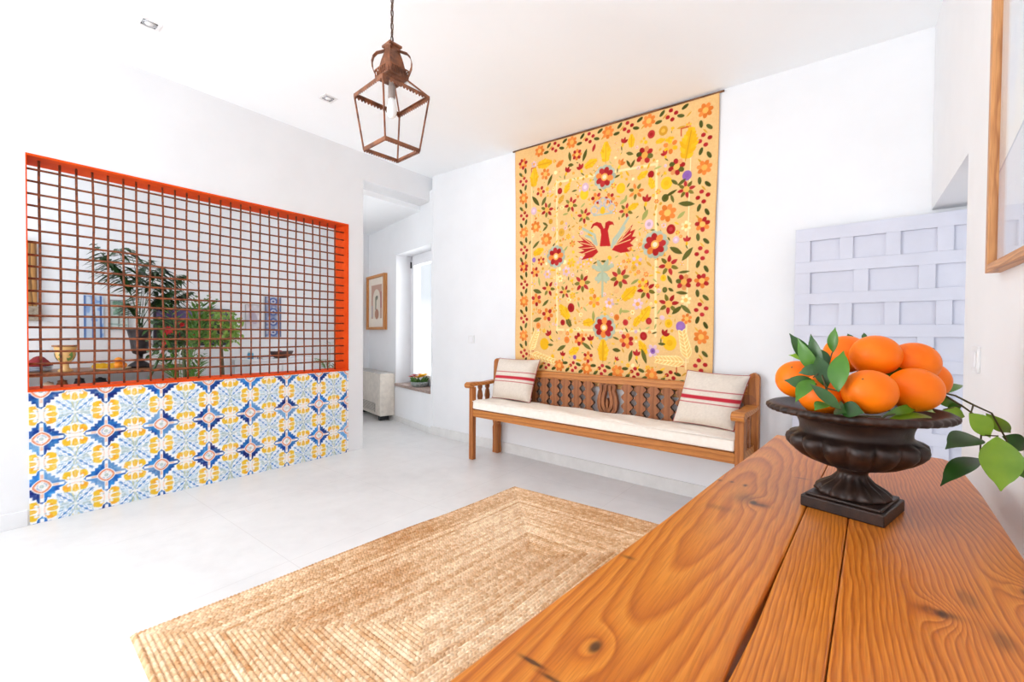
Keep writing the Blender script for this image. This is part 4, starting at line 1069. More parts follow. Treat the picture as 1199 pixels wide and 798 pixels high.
LV = [((-0.061, 1.115, 1.060), (-0.103, 1.11, 1.126), .026, 'D'), ((-0.03, 1.165, 1.085), (-0.027, 1.169, 1.14), .020, 'M'), ((-0.018, 1.020, 1.018), (-0.012, 1.056, 1.095), .034, 'M'), ((-0.059, 1.188, 1.070), (-0.109, 1.172, 1.077), .018, 'L'),
      ((-0.036, 1.097, 1.055), (-0.057, 1.115, 1.098), .026, 'D'), ((-0.056, 1.044, 1.039), (-0.08, 0.986, 0.999), .026, 'M'), ((-0.011, 0.989, 0.989), (-0.059, 1.000, 1.031), .019, 'D'), ((-0.04, 1.060, 1.058), (-0.083, 1.062, 1.045), .022, 'D'),
      ((0.005, 1.300, 1.103), (-0.005, 1.306, 1.127), .015, 'D'), ((0.028, 1.347, 1.11), (0.026, 1.358, 1.13), .010, 'D')]
RV = [((.055, 1.13, 1.03), (.088, 1.175, 1.062), .03, 'D'), ((-.015, 1.02, .986), (.022, 1.01, .984), .030, 'D'), ((-.02, 1.03, .99), (-.005, .998, .982), .026, 'D'), ((0.055, 1.04, 0.980), (0.112, 1.134, 0.992), .015, 'M'), ((0.054, 1.035, 0.977), (0.147, 1.176, 0.968), .019, 'L'), ((0.113, 1.147, 0.982), (0.137, 1.191, 0.974), .015, 'L')]
BV = [((0.154, 1.251, 0.970), (0.192, 1.28, 0.957), .024, 'L'), ((0.157, 1.343, 0.996), (0.208, 1.42, 1.017), .023, 'M'), ((0.211, 1.269, 0.924), (0.152, 1.189, 0.909), .045, 'D'), ((0.21, 1.268, 0.886), (0.142, 1.164, 0.843), .035, 'D'),
      ((0.231, 1.25, 0.929), (0.232, 1.22, 0.83), .057, 'L'), ((0.194, 1.257, 0.968), (0.226, 1.268, 0.921), .036, 'L'), ((0.231, 1.336, 0.957), (0.276, 1.382, 0.914), .025, 'L'), ((0.254, 1.328, 0.917), (0.294, 1.357, 0.892), .032, 'D'),
      ((0.258, 1.318, 0.888), (0.283, 1.323, 0.837), .035, 'M'), ((0.182, 1.298, 0.974), (0.144, 1.307, 0.989), .020, 'M'), ((0.183, 1.274, 0.982), (0.162, 1.283, 0.966), .017, 'M')]
LM = {'D': LFD, 'M': LFM, 'L': LFL}
rnd = random.Random(8)
def sprig(name, label, cat, leaves, stems, loc, root):
    o = thing(name, label, cat, loc)
    m = MB()
    for s_, r0 in stems: m.tube(s_, [r0 * (1 - .5 * i / len(s_)) for i in range(len(s_))], 6)
    m.build('stem', TWIG, o, True)
    for (b, t, w, k) in leaves:
        fc = Vector((-.1 + rnd.uniform(-.35, .35), -1, .35 + rnd.uniform(-.3, .5)))
        m = MB(); m.leaf(b, t, w * 1.12, fc, fold=0.26, curl=0.16, n=14, shape=0.93)
        m.build('leaf', LM[k], o, True)
    return o
st = [([(-.03, 1.05, .985), (-.035, 1.04, 1.02), (-.045, 1.06, 1.05), (-.05, 1.10, 1.06), (-.061, 1.115, 1.062)], .0022), ([(-.045, 1.06, 1.05), (-.035, 1.12, 1.06), (-.03, 1.165, 1.085)], .0018), ([(-.035, 1.04, 1.02), (-.018, 1.02, 1.018)], .0016), ([(-.045, 1.06, 1.05), (-.056, 1.044, 1.039)], .0016), ([(-.03, 1.05, .985), (-.011, .989, .989)], .0016)]
LX = [((-.05, 1.08, 1.04), (-.088, 1.078, 1.115), .026, 'M'), ((-.034, 1.05, 1.02), (-.052, 1.062, 1.085), .028, 'D'), ((-.05, 1.05, 1.025), (-.105, 1.045, 1.03), .026, 'D'), ((-.03, 1.02, .995), (-.050, .985, .985), .024, 'M'), ((-.045, 1.075, 1.05), (-.066, 1.085, 1.125), .022, 'D')]
sprig('orange_sprig', 'upright sprig of dark citrus leaves tucked among the oranges at the left of the urn', 'leaves', LV[:8] + LX, st, (-.03, 1.05, .962), None)
sprig('orange_sprig', 'two small leaf tips rising behind the topmost orange', 'leaves', LV[8:], [([(.02, 1.31, 1.0), (.012, 1.30, 1.06), (.005, 1.30, 1.103)], .0018), ([(.02, 1.31, 1.0), (.03, 1.34, 1.06), (.028, 1.347, 1.11)], .0018)], (.02, 1.30, .962), None)
sprig('orange_sprig', 'short sprig of light green leaves lying along the urn rim before the oranges', 'leaves', RV, [([(.06, 1.06, .978), (.06, 1.10, .995), (.055, 1.13, 1.03)], .0016), ([(.046, 1.03, .976), (.01, 1.02, .975), (-.015, 1.02, .986)], .0018), ([(.046, 1.03, .972), (.055, 1.04, .978), (.10, 1.12, .980), (.113, 1.147, .982)], .0018)], (.06, 1.05, .962), None)
st = [([(.12, 1.25, .985), (.135, 1.262, 1.004), (.148, 1.270, 1.006), (.173, 1.267, 1.000), (.2, 1.275, .983), (.232, 1.311, .965), (.257, 1.33, .911)], .0026), ([(.135, 1.262, 1.004), (.159, 1.281, .998), (.183, 1.274, .98), (.2, 1.275, .965), (.211, 1.269, .924), (.21, 1.268, .886)], .0022),
      ([(.148, 1.270, 1.006), (.157, 1.343, .996)], .0016), ([(.183, 1.274, .98), (.154, 1.251, .972)], .0016), ([(.2, 1.275, .983), (.194, 1.257, .968)], .0016), ([(.211, 1.269, .924), (.231, 1.25, .929)], .0016), ([(.257, 1.33, .911), (.258, 1.318, .888)], .0016), ([(.183, 1.274, .98), (.182, 1.298, .974)], .0014)]
sprig('orange_branch', 'leafy citrus branch hanging over the right edge of the urn rim', 'branch', BV, st, (.15, 1.27, .962), None)
# ------------------------------------------------------------------ hanging lantern
LC = Vector((-1.682, 1.268, 0)); LA = math.radians(-4.5)
ZTOP, ZBOT, HT, HB = 2.20, 1.957, 0.122, 0.091
lan = thing('lantern', 'square tapering copper lantern with crown top hanging on a chain from the ceiling', 'lantern', (LC.x, LC.y, ZBOT - 0.012))
def lx_(p):
    c, s = math.cos(LA), math.sin(LA); return (LC.x + p[0] * c - p[1] * s, LC.y + p[0] * s + p[1] * c, p[2])
LM_ = lambda: MB(xf=lx_)
SQ = [(-1, -1), (1, -1), (1, 1), (-1, 1)]
def toothed(z0, z1, hh, tooth, name):
    for k in range(4):
        a = SQ[k]; b = SQ[(k + 1) % 4]; m = LM_(); n = 15
        th = 0.0025
        A = Vector((a[0] * hh, a[1] * hh, 0)); B = Vector((b[0] * hh, b[1] * hh, 0)); d = (B - A); nn = Vector((d.y, -d.x, 0)).normalized() * th
        m.hexa([A + Vector((0, 0, z0)), B + Vector((0, 0, z0)), B - nn + Vector((0, 0, z0)), A - nn + Vector((0, 0, z0))], [A + Vector((0, 0, z1)), B + Vector((0, 0, z1)), B - nn + Vector((0, 0, z1)), A - nn + Vector((0, 0, z1))])
        for i in range(n):
            p = A + d * ((i + .12) / n); q = A + d * ((i + .88) / n); zz = z0 - tooth
            m.hexa([p * 1 + d * (.2 / n) + Vector((0, 0, zz)), q - d * (.2 / n) + Vector((0, 0, zz)), q - d * (.2 / n) - nn + Vector((0, 0, zz)), p + d * (.2 / n) - nn + Vector((0, 0, zz))], [p + Vector((0, 0, z0)), q + Vector((0, 0, z0)), q - nn + Vector((0, 0, z0)), p - nn + Vector((0, 0, z0))])
        # inward lip that stiffens the band
        zi = z1 if name == 'top_band' else z0
        m.hexa([A + Vector((0, 0, zi - .002)), B + Vector((0, 0, zi - .002)), B * .90 + Vector((0, 0, zi - .002)), A * .90 + Vector((0, 0, zi - .002))], [A + Vector((0, 0, zi)), B + Vector((0, 0, zi)), B * .90 + Vector((0, 0, zi)), A * .90 + Vector((0, 0, zi))])
        m.build(name, COPPER, lan)
toothed(ZTOP - .004, ZTOP + .010, HT, .007, 'top_band'); toothed(ZBOT - .002, ZBOT + .012, HB, .007, 'bottom_band')
CB, ZC = 0.046, 2.283
for (a, b) in SQ:
    m = LM_(); m.rod((a * HB * .98, b * HB * .98, ZBOT), (a * HT * .98, b * HT * .98, ZTOP), .006); m.build('corner_post', COPPER, lan)
    m = LM_(); m.rod((a * HT * .98, b * HT * .98, ZTOP + .006), (a * CB, b * CB, ZC), .006); m.build('roof_rib', COPPER, lan)
for k in range(4):
    a = SQ[k]; b = SQ[(k + 1) % 4]; m = LM_()
    lo = [Vector((q[0] * HT * .97, q[1] * HT * .97, ZTOP + .008)) for q in (a, b)]; hi = [Vector((q[0] * CB * .97, q[1] * CB * .97, ZC - .002)) for q in (a, b)]
    up = Vector((0, 0, .002)); m.hexa([lo[0], lo[1], hi[1], hi[0]], [lo[0] + up, lo[1] + up, hi[1] + up, hi[0] + up]); m.build('roof_pane', GLASS, lan)
# crown: flared box with a pierced gallery, narrowing to a cap, and four curled straps
m = LM_()
prof = [(.050, ZC - .004), (.050, ZC + .006), (.046, ZC + .026), (.041, ZC + .055), (.034, ZC + .090), (.026, ZC + .118), (.0245, ZC + .135), (.033, ZC + .140), (.033, ZC + .149), (.016, ZC + .156), (.004, ZC + .163)]
vs = []; fs = []
for (r, z) in prof: vs += [(q[0] * r, q[1] * r, z) for q in SQ]
for i in range(len(prof) - 1):
    for j in range(4): fs.append((i * 4 + j, i * 4 + (j + 1) % 4, i * 4 + 4 + (j + 1) % 4, i * 4 + 4 + j))
fs.append((3, 2, 1, 0)); m.add(vs, fs); crown_ = m.build('crown', COPPER, lan, bevel=.0015)
for k in range(4):
    a = SQ[k]; b = SQ[(k + 1) % 4]; m = LM_(); A = Vector((a[0] * .052, a[1] * .052, 0)); B = Vector((b[0] * .052, b[1] * .052, 0)); d = B - A
    nn = Vector((d.y, -d.x, 0)).normalized()
    m.rod(A + Vector((0, 0, ZC)), B + Vector((0, 0, ZC)), .005, .006); m.rod(A * 1.03 + nn * .001 + Vector((0, 0, ZC + .036)), B * 1.03 + nn * .001 + Vector((0, 0, ZC + .036)), .004, .005)
    for i in range(8): m.rod(A + d * (i / 7) + Vector((0, 0, ZC)), (A + d * (i / 7)) * 1.03 + nn * .001 + Vector((0, 0, ZC + .036)), .0045, .003)
    m.build('gallery', COPPER, crown_)
    mid = Vector((a[0], a[1], 0)).normalized(); sd = Vector((-mid.y, mid.x, 0)); m = LM_()
    pth = [(.066, ZC + .004), (.078, ZC + .022), (.088, ZC + .050), (.090, ZC + .076), (.083, ZC + .100), (.068, ZC + .116), (.050, ZC + .121), (.030, ZC + .128)]
    for (r0, z0), (r1, z1) in zip(pth[:-1], pth[1:]): m.rod(mid * r0 + Vector((0, 0, z0)), mid * r1 + Vector((0, 0, z1)), .020, .003, up=(0, 0, 1) if abs(z1 - z0) < abs(r1 - r0) else mid)
    m.build('crown_strap', COPPER, crown_)
m = LM_(); m.lathe([(.012, ZC), (.0135, ZC - .03), (.0165, ZC - .035), (.0165, ZC - .085), (.014, ZC - .09)], n=20); hold_ = m.build('lamp_holder', plain('grey_lamp_holder', (150, 136, 128), .5), lan, True)
t = NT('frosted_bulb'); t.base((0.92, 0.92, 0.9, 1)); t.set(.25); BULB = t.m
m = LM_(); zb = ZC - .09; m.lathe([(.012, zb), (.0135, zb - .012), (.019, zb - .03), (.0225, zb - .05), (.022, zb - .066), (.017, zb - .08), (.009, zb - .0875), (.001, zb - .089)], n=20); m.build('bulb', BULB, hold_, True)
ztop = zc(LC.x); z = ZC + .160; m = LM_(); k = 0
while z < ztop - .005:
    pts = [(.0065 * math.cos(a) * (1 if k % 2 else 0), .0065 * math.cos(a) * (0 if k % 2 else 1), z + .017 + .018 * math.sin(a)) for a in [2 * PI * i / 12 for i in range(12)]]
    m.tube(pts, .0022, 5, close=True); z += .030; k += 1
m.build('chain', plain('brown_chain_metal', (92, 66, 50), .5, .5), lan, True)
m = LM_(); m.lathe([(.04, ztop - .016), (.042, ztop - .006), (.04, ztop + .004)], n=24); m.build('ceiling_rose', COPPER, lan, True)
m = LM_(); m.tube([(0, .004, ZC + .15), (.004, -.004, (ZC + ztop) / 2), (0, .003, ztop)], .0022, 5); m.build('cable', plain('brown_cable', (84, 60, 46), .6), lan, True)

# ------------------------------------------------------------------ recessed downlights
def downlight(x, y, z, lab):
    o = thing('downlight', lab, 'ceiling light', (x, y, z - .004), 'square recessed downlights')
    h = .049; hi = .033; m = MB()
    m.box(x - h, x + h, y - h, y - hi, z - .006, z); m.box(x - h, x + h, y + hi, y + h, z - .006, z); m.box(x - h, x - hi, y - hi, y + hi, z - .006, z); m.box(x + hi, x + h, y - hi, y + hi, z - .006, z)
    m.build('frame', PLASTIC, o, bevel=.001)
    m = MB(); m.box(x - hi, x + hi, y - hi, y + hi, z - .003, z - .001); m.build('recess', BLACK, o)
    m = MB(); m.lathe([(.0335, z - .003), (.0335, z - .0065), (.028, z - .0065), (.02, z - .0045), (.001, z - .004)], (x, y, 0), n=28, close_ends=False); m.build('reflector', CHROME, o, True)
    m = MB(); m.lathe([(.02, z - .004), (.018, z - .008), (.001, z - .009)], (x, y, 0), n=20, close_ends=False); m.build('lamp', plain('clear_lamp', (236, 236, 236), .2), o, True)
downlight(-3.10, .715, zc(-3.10) , 'square recessed downlight high on the left, larger in view, above the lattice')
downlight(-3.03, 1.725, zc(-3.03), 'square recessed downlight beside the lantern, smaller in view')
downlight(-5.36, 1.75, 2.53, 'square recessed downlight seen through the top of the lattice')

# ------------------------------------------------------------------ wall plates
def plate(place, label, rocker=True):
    c = place(0, 0, 0); o = thing('light_switch', label, 'switch', tuple(c))
    m = MB(xf=lambda p: place(*p)); m.box(-.041, .041, -.008, 0, -.041, .041); m.build('wall_plate', PLASTIC, o, bevel=.002)
    m = MB(xf=lambda p: place(*p)); m.box(-.026, .026, -.0115, -.008, -.026, .026); m.build('rocker', WPAINT, o, bevel=.0015)
plate(lambda a, b, c: bk(.632 + a, b, 1.062 + c), 'white square light switch on the white wall between passage window and wall hanging')
plate(lambda a, b, c: Vector((.32 + b, 1.995 - a, 1.05 + c)), 'white light switch on the right wall above the orange leaves')

# ------------------------------------------------------------------ framed picture on the right wall
pic = thing('framed_picture', 'large oak-framed pale blue abstract picture on the right wall', 'picture', (.305, 1.1, 1.295))
OAK = wood('pale_oak_frame', (214, 158, 104), (202, 144, 90), (170, 112, 66), 2, 1, 60, rough=.45)
OAKH = wood('pale_oak_frame_rail', (214, 158, 104), (202, 144, 90), (170, 112, 66), 1, 2, 60, rough=.45)
Pa, Pb, Za, Zb = .55, 1.749, 1.295, 2.45; fw = .022
for (a, b, c, d, mt) in ((Pb - fw, Pb, Za, Zb, OAK), (Pa, Pa + fw, Za, Zb, OAK), (Pa + fw, Pb - fw, Za, Za + fw, OAKH), (Pa + fw, Pb - fw, Zb - fw, Zb, OAKH)):
    m = MB(); m.box(.290, .320, a, b, c, d); m.build('frame_bar', mt, pic, bevel=.0015)
t = NT('pale_abstract_painting'); v = t.obj(); n = t.noise(v, 2.6, 6, .65); n2 = t.noise(v, 7, 5, .6); xyz = t.sep(v)
c = t.ramp(t.M('ADD', t.M('MULTIPLY', n, .7), t.M('MULTIPLY', n2, .3)), [(.33, lin((196, 208, 228))), (.48, lin((226, 231, 238))), (.60, lin((236, 234, 228))), (.72, lin((206, 206, 214)))])
ed = t.M('ADD', xyz[2], t.M('MULTIPLY', xyz[1], .28))
c = t.mix(t.M('LESS_THAN', t.M('ABSOLUTE', t.M('SUBTRACT', ed, .44)), .004), c, lin((150, 158, 176)))
c = t.mix(t.M('MULTIPLY', t.M('LESS_THAN', ed, .44), .45), c, lin((186, 194, 222)))  # edge line and lower lilac tint paint a room reflection into the canvas
t.base(c); t.set(.5, 0, .3)
m = MB(); m.box(.3085, .318, Pa + fw, Pb - fw, Za + fw, Zb - fw); m.build('canvas', t.m, pic)
m = MB(); m.box(.3050, .3068, Pa + fw, Pb - fw, Za + fw, Zb - fw); m.build('pane', GLASS, pic)

# ------------------------------------------------------------------ passage: picture, heater, flowers on the sill
OAK2 = wood('warm_oak_frame', (222, 160, 96), (206, 140, 78), (168, 104, 52), 2, 0, 60, rough=.45)
p2 = thing('framed_picture', 'tall framed print with arch motif hanging in the passage beside the window', 'picture', tuple(ck(1.56, -.012, 1.155)))
PC = lambda: MB(xf=lambda p: ck(*p))
A0, A1, Z0, Z1 = 1.245, 1.895, 1.165, 1.915
for (a, b, c, d) in ((A0, A0 + .035, Z0, Z1), (A1 - .035, A1, Z0, Z1), (A0 + .035, A1 - .035, Z0, Z0 + .035), (A0 + .035, A1 - .035, Z1 - .035, Z1)):
    m = PC(); m.box(a, b, -.05, 0, c, d); m.build('frame_bar', OAK2, p2, bevel=.002)
cv = Canvas(A1 - A0 - .07, Z1 - Z0 - .07, .006, (238, 228, 214)); w_, h_ = cv.w, cv.h
cv.poly([(.10, .12), (w_ - .10, .12), (w_ - .10, h_ - .10), (.10, h_ - .10)], (196, 158, 140))
cv.poly([(.16, .12), (w_ - .16, .12), (w_ - .16, h_ - .30)] + [(w_ / 2 + (w_ / 2 - .16) * math.cos(a), h_ - .30 + .14 * math.sin(a)) for a in [PI * i / 10 for i in range(11)]] + [(.16, h_ - .30)], (226, 216, 200))
cv.ell(w_ / 2, h_ - .28, .05, .03, .3, (120, 120, 104)); cv.poly([(w_ / 2 - .05, h_ - .44), (w_ / 2 - .01, h_ - .44), (w_ / 2 + .0, h_ - .27), (w_ / 2 - .05, h_ - .27)], (140, 138, 120))
cv.ell(w_ / 2 + .01, .18, .07, .07, 0, (176, 128, 104)); cv.poly([(w_ - .15, .26), (w_ - .11, .26), (w_ - .11, .48), (w_ - .15, .48)], (178, 112, 106)); cv.poly([(.11, .14), (.14, .14), (.14, .3), (.11, .3)], (170, 178, 190))
cv.mesh('print', lambda u, w, h: tuple((BACK0[k] + CD[k] * (A1 - .035 - u) + CN[k] * -.022) if k < 2 else w + Z0 + .035 for k in range(3)), vcol('print_paper', .6), p2)

BEIGE = plain('warm_white_heater_casing', (228, 220, 208), .45)
ht = thing('fan_heater', 'white floor fan-coil heater with grille at the bottom in the passage', 'heater', tuple(ck(1.42, -.11, 0)))
H0, H1 = .985, 1.93
m = PC(); m.box(H0, H1, -.200, -.004, .065, .600); m.build('casing', BEIGE, ht, bevel=.012)
m = PC(); m.box(H0 + .01, H1 - .01, -.190, -.02, .600, .612); m.build('top_grille', plain('light_grey_grille', (196, 194, 190), .5), ht, bevel=.003)
m = PC(); m.box(H0 + .16, H1 - .12, -.203, -.199, .105, .215); gr = m.build('intake', plain('grey_grille', (128, 126, 122), .5), ht)
for k in range(7):
    m = PC(); z = .11 + .0155 * k; m.box(H0 + .165, H1 - .125, -.209, -.201, z, z + .006); m.build('slat', BEIGE, gr)
for a in (H0 + .08, H1 - .14):
    m = PC(); m.box(a, a + .05, -.17, -.05, 0, .066); m.build('foot', plain('dark_foot', (60, 60, 62), .6), ht)

fl = thing('flower_basket', 'low bowl of red and yellow flowers on the stone window sill', 'flowers', tuple(ck(.47, .09, WZ0 + .004)))
fc = ck(.47, .09, WZ0 + .004)
m = MB(); m.lathe([(.075, 0), (.095, .01), (.105, .04), (.108, .06), (.10, .058), (.085, .045), (.001, .045)], tuple(fc), 28, close_ends=False); m.build('bowl', speckle('grey_green_bowl', (90, 100, 100), (170, 176, 172), 60, .4), fl, True)
REDP = plain('red_petals', (196, 26, 24), .6); YELP = plain('yellow_petals', (238, 182, 10), .6); PINKP = plain('white_petals', (240, 226, 220), .6); GRN = plain('flower_foliage', (74, 116, 44), .6)
rnd = random.Random(3)
m = MB()
for k in range(40):
    a = rnd.uniform(0, 2 * PI); b = fc + Vector((.05 * math.cos(a), .05 * math.sin(a), .04)); e = fc + Vector((.13 * math.cos(a), .11 * math.sin(a), rnd.uniform(.05, .14))); m.leaf(b, e, .03, (rnd.uniform(-1, 1), -.6, 1), n=5)
m.build('foliage', GRN, fl)
for k in range(18):
    a = rnd.uniform(0, 2 * PI); r = rnd.uniform(.02, .1); c = fc + Vector((r * math.cos(a), r * math.sin(a), rnd.uniform(.09, .15)))
    side = (c - fc).dot(CD)
    mt = REDP if side > .012 else YELP
    if k % 6 == 5: mt = PINKP
    m = MB()
    for j in range(8):
        e = 2 * PI * j / 8; m.leaf(c, c + Vector((.042 * math.cos(e), .042 * math.sin(e) - .008, .010)), .03, (0, -.4, 1), n=4)
    m.ball(c + Vector((0, -.003, .004)), .008, 8, 6); m.build('bloom', mt, fl)

# ------------------------------------------------------------------ the room behind the lattice
CONW = wood('console_wood', (170, 112, 70), (146, 92, 54), (104, 62, 34), 1, 0, 30)
con = thing('console_table', 'brown wooden console table against the far wall behind the lattice', 'table', (-5.25, .86, 0))
m = MB(); m.box(-5.52, -5.0, .22, 1.52, .755, .785); m.build('table_top', CONW, con, bevel=.004)
for (x, y) in ((-5.06, .25), (-5.06, 1.44), (-5.5, .25), (-5.5, 1.44)):
    m = MB(); m.box(x, x + .045, y, y + .045, 0, .755); m.build('leg', CONW, con, bevel=.003)
m = MB(); m.box(-5.5, -5.02, .27, 1.47, .565, .585); m.build('lower_shelf', CONW, con, bevel=.003)

TERRA = speckle('ochre_glazed_pottery', (214, 160, 92), (236, 196, 130), 12, .35)
GREENG = plain('green_glaze', (104, 140, 62), .35)
pot = thing('pottery_bowl', 'ochre footed pottery bowl with green leaf bands on the console table', 'bowl', (-5.12, .62, .785))
m = MB(); m.lathe([(.045, 0), (.048, .008), (.022, .03), (.02, .055), (.04, .085), (.058, .12), (.064, .17), (.07, .205), (.078, .212), (.07, .212), (.055, .17), (.04, .11), (.001, .09)], (-5.12, .62, .785), 28, close_ends=False); m.build('bowl', TERRA, pot, True)
m = MB(); m.lathe([(.079, .203), (.082, .209), (.079, .215)], (-5.12, .62, .785), 28); m.build('rim', CONW, pot, True)
for k in range(6):
    a = k * PI / 3 + .2; m = MB(); c = Vector((-5.12, .62, .785)); m.leaf(c + Vector((.047 * math.cos(a), .047 * math.sin(a), .085)), c + Vector((.071 * math.cos(a + .3), .071 * math.sin(a + .3), .165)), .035, (math.cos(a), math.sin(a), -.3), fold=0, n=6); m.build('leaf_motif', GREENG, pot)
pl = MB()
pl.lathe([(.001, .003), (.085, .003), (.098, .014), (.10, .016), (.098, .02), (.082, .010), (.001, .010)], (0, 0, 0), 32, close_ends=False)
def plate_stack():
    WBL = plain('white_glaze', (230, 232, 234), .25); BLU = plain('blue_glaze', (52, 92, 150), .3)
    labs = ['lowest of the small stack of blue-rimmed plates on the console table', 'middle plate of the small blue-rimmed stack on the console table', 'uppermost plate of the small blue-rimmed stack under the red cloth']
    for k in range(3):
        c = (-5.20, .475, .785 + k * .0135); o = thing('plate', labs[k], 'plate', c, 'blue-rimmed plates on the console')
        m = MB(); m.lathe([(.001, .001), (.05, .001), (.078, .012), (.08, .015), (.066, .012), (.045, .006), (.001, .006)], c, 28, close_ends=False); m.build('dish', WBL, o, True)
        m = MB(); m.lathe([(.078, .0118), (.0825, .0138), (.0815, .0158), (.078, .0148)], c, 28, close_ends=False); m.build('rim', BLU, o, True)
plate_stack()
c = (-5.18, .475, .83); m = MB(); vs = []
m.lathe([(.001, .0), (.05, .0), (.082, .006), (.075, .02), (.055, .045), (.03, .072), (.012, .082), (.001, .084)], c, 30, mod=lambda i, a: 1 + .08 * math.sin(a * 5 + i) * (i / 7), close_ends=False)
tag(m.build('folded_napkin', plain('dark_red_cloth', (128, 30, 34), .9), None, True), 'dark red cloth heaped on the stack of blue-rimmed plates', 'cloth')
tray = thing('fruit_tray', 'flat pale tray holding yellow fruit on the console table', 'tray', (-5.10, .90, .785))
m = MB(); m.lathe([(.001, 0), (.11, 0), (.128, .012), (.132, .014), (.13, .017), (.108, .007), (.001, .007)], (-5.10, .90, .785), 36, close_ends=False); m.build('dish', plain('pale_wood_tray', (206, 176, 140), .5), tray, True)
LEM = speckle('lemon_peel', (240, 196, 20), (250, 214, 50), 60, .4); CLE = speckle('clementine_peel', (240, 140, 20), (250, 160, 40), 60, .4)
FR = [(.805, -5.06, .0, 'L', 'lemon at the left end of the fruit tray behind the lattice'), (.845, -5.10, .0, 'L', 'second lemon from the left on the fruit tray behind the lattice'), (.885, -5.05, 0, 'L', 'third lemon, in front of the piled fruit on the tray'), (.93, -5.06, 0, 'C', 'front clementine on the fruit tray behind the lattice'),
      (.975, -5.09, 0, 'C', 'clementine at the right end of the fruit tray'), (.925, -5.125, .0, 'L', 'lemon lying behind the clementines on the tray'), (.945, -5.085, .044, 'C', 'topmost clementine on the heap of the fruit tray')]
for (y, x, dz, k, lab) in FR:
    z = .792 + dz; o = thing('lemon' if k == 'L' else 'clementine', lab, 'lemon' if k == 'L' else 'clementine', (x, y, z), 'fruit on the console tray')
    m = MB()
    if k == 'L':
        m.xf = lambda p, x=x, y=y, z=z: (x + p[2] * .3, y + p[2], z + .026 + p[1])
        m.lathe([(.002, -.038), (.007, -.034), (.018, -.026), (.025, -.010), (.026, .004), (.021, .020), (.010, .030), (.005, .037), (.001, .039)], (0, 0, 0), 18); m.build('peel', LEM, o, True)
    else:
        m.ball((x, y, z + .027), .03, 18, 12, (1, 1, .88)); m.build('peel', CLE, o, True)
        m = MB(); m.ball((x, y, z + .0535), .004, 8, 5, (1, 1, .4)); m.build('calyx', CALYX, o, True)

# lidded jars and a box on the shelf below
for (y, x, r, h, c_, nm, lab) in ((.52, -5.1, .036, .12, (226, 190, 160), 'jar', 'pale peach jar on the shelf under the console table'), (.60, -5.12, .036, .13, (156, 96, 60), 'jar', 'brown jar on the shelf under the console table'), (.70, -5.1, .036, .14, (34, 34, 38), 'jar', 'black jar on the shelf under the console table, nearer the pottery bowl'), (.83, -5.12, .05, .13, (44, 44, 46), 'jar', 'wide black jar on the shelf under the console table, below the lemons')):
    o = thing(nm, lab, 'jar', (x, y, .585)); m = MB(); m.lathe([(r * .8, 0), (r, .01), (r, h * .7), (r * .8, h * .85), (r * .7, h * .9)], (x, y, .585), 24); m.build('body', plain(nm + '_glaze', c_, .35), o, True)
    m = MB(); m.lathe([(r * .82, h * .9), (r * .82, h * .96), (r * .3, h), (r * .2, h * 1.05)], (x, y, .585), 24); m.build('lid', plain(nm + '_lid', tuple(int(q * .85) for q in c_), .4), o, True)

# palms and plants
def frond(m, base, ctrl, tip, n, ll, lw, droop, rnd_, two=True, start=.3):
    base, ctrl, tip = map(Vector, (base, ctrl, tip)); pts = []
    for i in range(n + 1):
        q = i / n; pts.append(base * (1 - q) ** 2 + ctrl * 2 * q * (1 - q) + tip * q * q)
    m.tube(pts, [.004 * (1 - .75 * i / n) for i in range(n + 1)], 5)
    for i in range(n + 1):
        q = i / n
        if q < start: continue
        d = (pts[min(i + 1, n)] - pts[max(i - 1, 0)]).normalized(); sd = d.cross(Vector((0, 0, 1)))
        if sd.length < .05: sd = Vector((1, 0, 0))
        sd.normalize(); k = math.sin(PI * (.18 + .75 * (q - start) / (1 - start)))
        for s_ in (-1, 1):
            L = ll * k * rnd_.uniform(.85, 1.15)
            dr = (d * .65 + sd * s_ * .75 + Vector((0, 0, -droop * rnd_.uniform(.6, 1.3)))).normalized()
            m.leaf(pts[i], pts[i] + dr * L, lw, Vector((0, 0, 1)) + d * .2, fold=.2, curl=.08, n=5, shape=.6)
PALM = speckle('dark_palm_leaf', (26, 50, 24), (56, 88, 38), 20, .45)
PALM2 = speckle('mid_green_leaf', (58, 96, 36), (96, 138, 52), 20, .45)
FICUS = speckle('light_green_ficus_leaf', (84, 130, 44), (150, 182, 78), 26, .45)
DURN = speckle('black_bronze_urn', (30, 26, 28), (58, 50, 52), 30, .4, metal=.2)
bu = thing('planter_urn', 'black footed urn planter on the console table holding the palm', 'urn', (-5.2, 1.115, .785))
uc = (-5.2, 1.115, .785)
m = MB(); m.lathe([(.085, 0), (.085, .02), (.07, .035), (.035, .06), (.022, .09), (.025, .12)], uc, 32); m.build('foot', DURN, bu, True)
m = MB(); m.lathe([(.025, .12), (.05, .13), (.062, .16), (.068, .22), (.078, .28), (.09, .335), (.10, .35), (.098, .356), (.085, .345), (.001, .335)], uc, 32, close_ends=False); m.build('cup', DURN, bu, True)
palm = thing('kentia_palm', 'tall dark feathery palm rising from the black urn behind the lattice', 'palm', (-5.2, 1.115, 1.12))
rnd = random.Random(12)
b0 = Vector((-5.2, 1.115, 1.12))
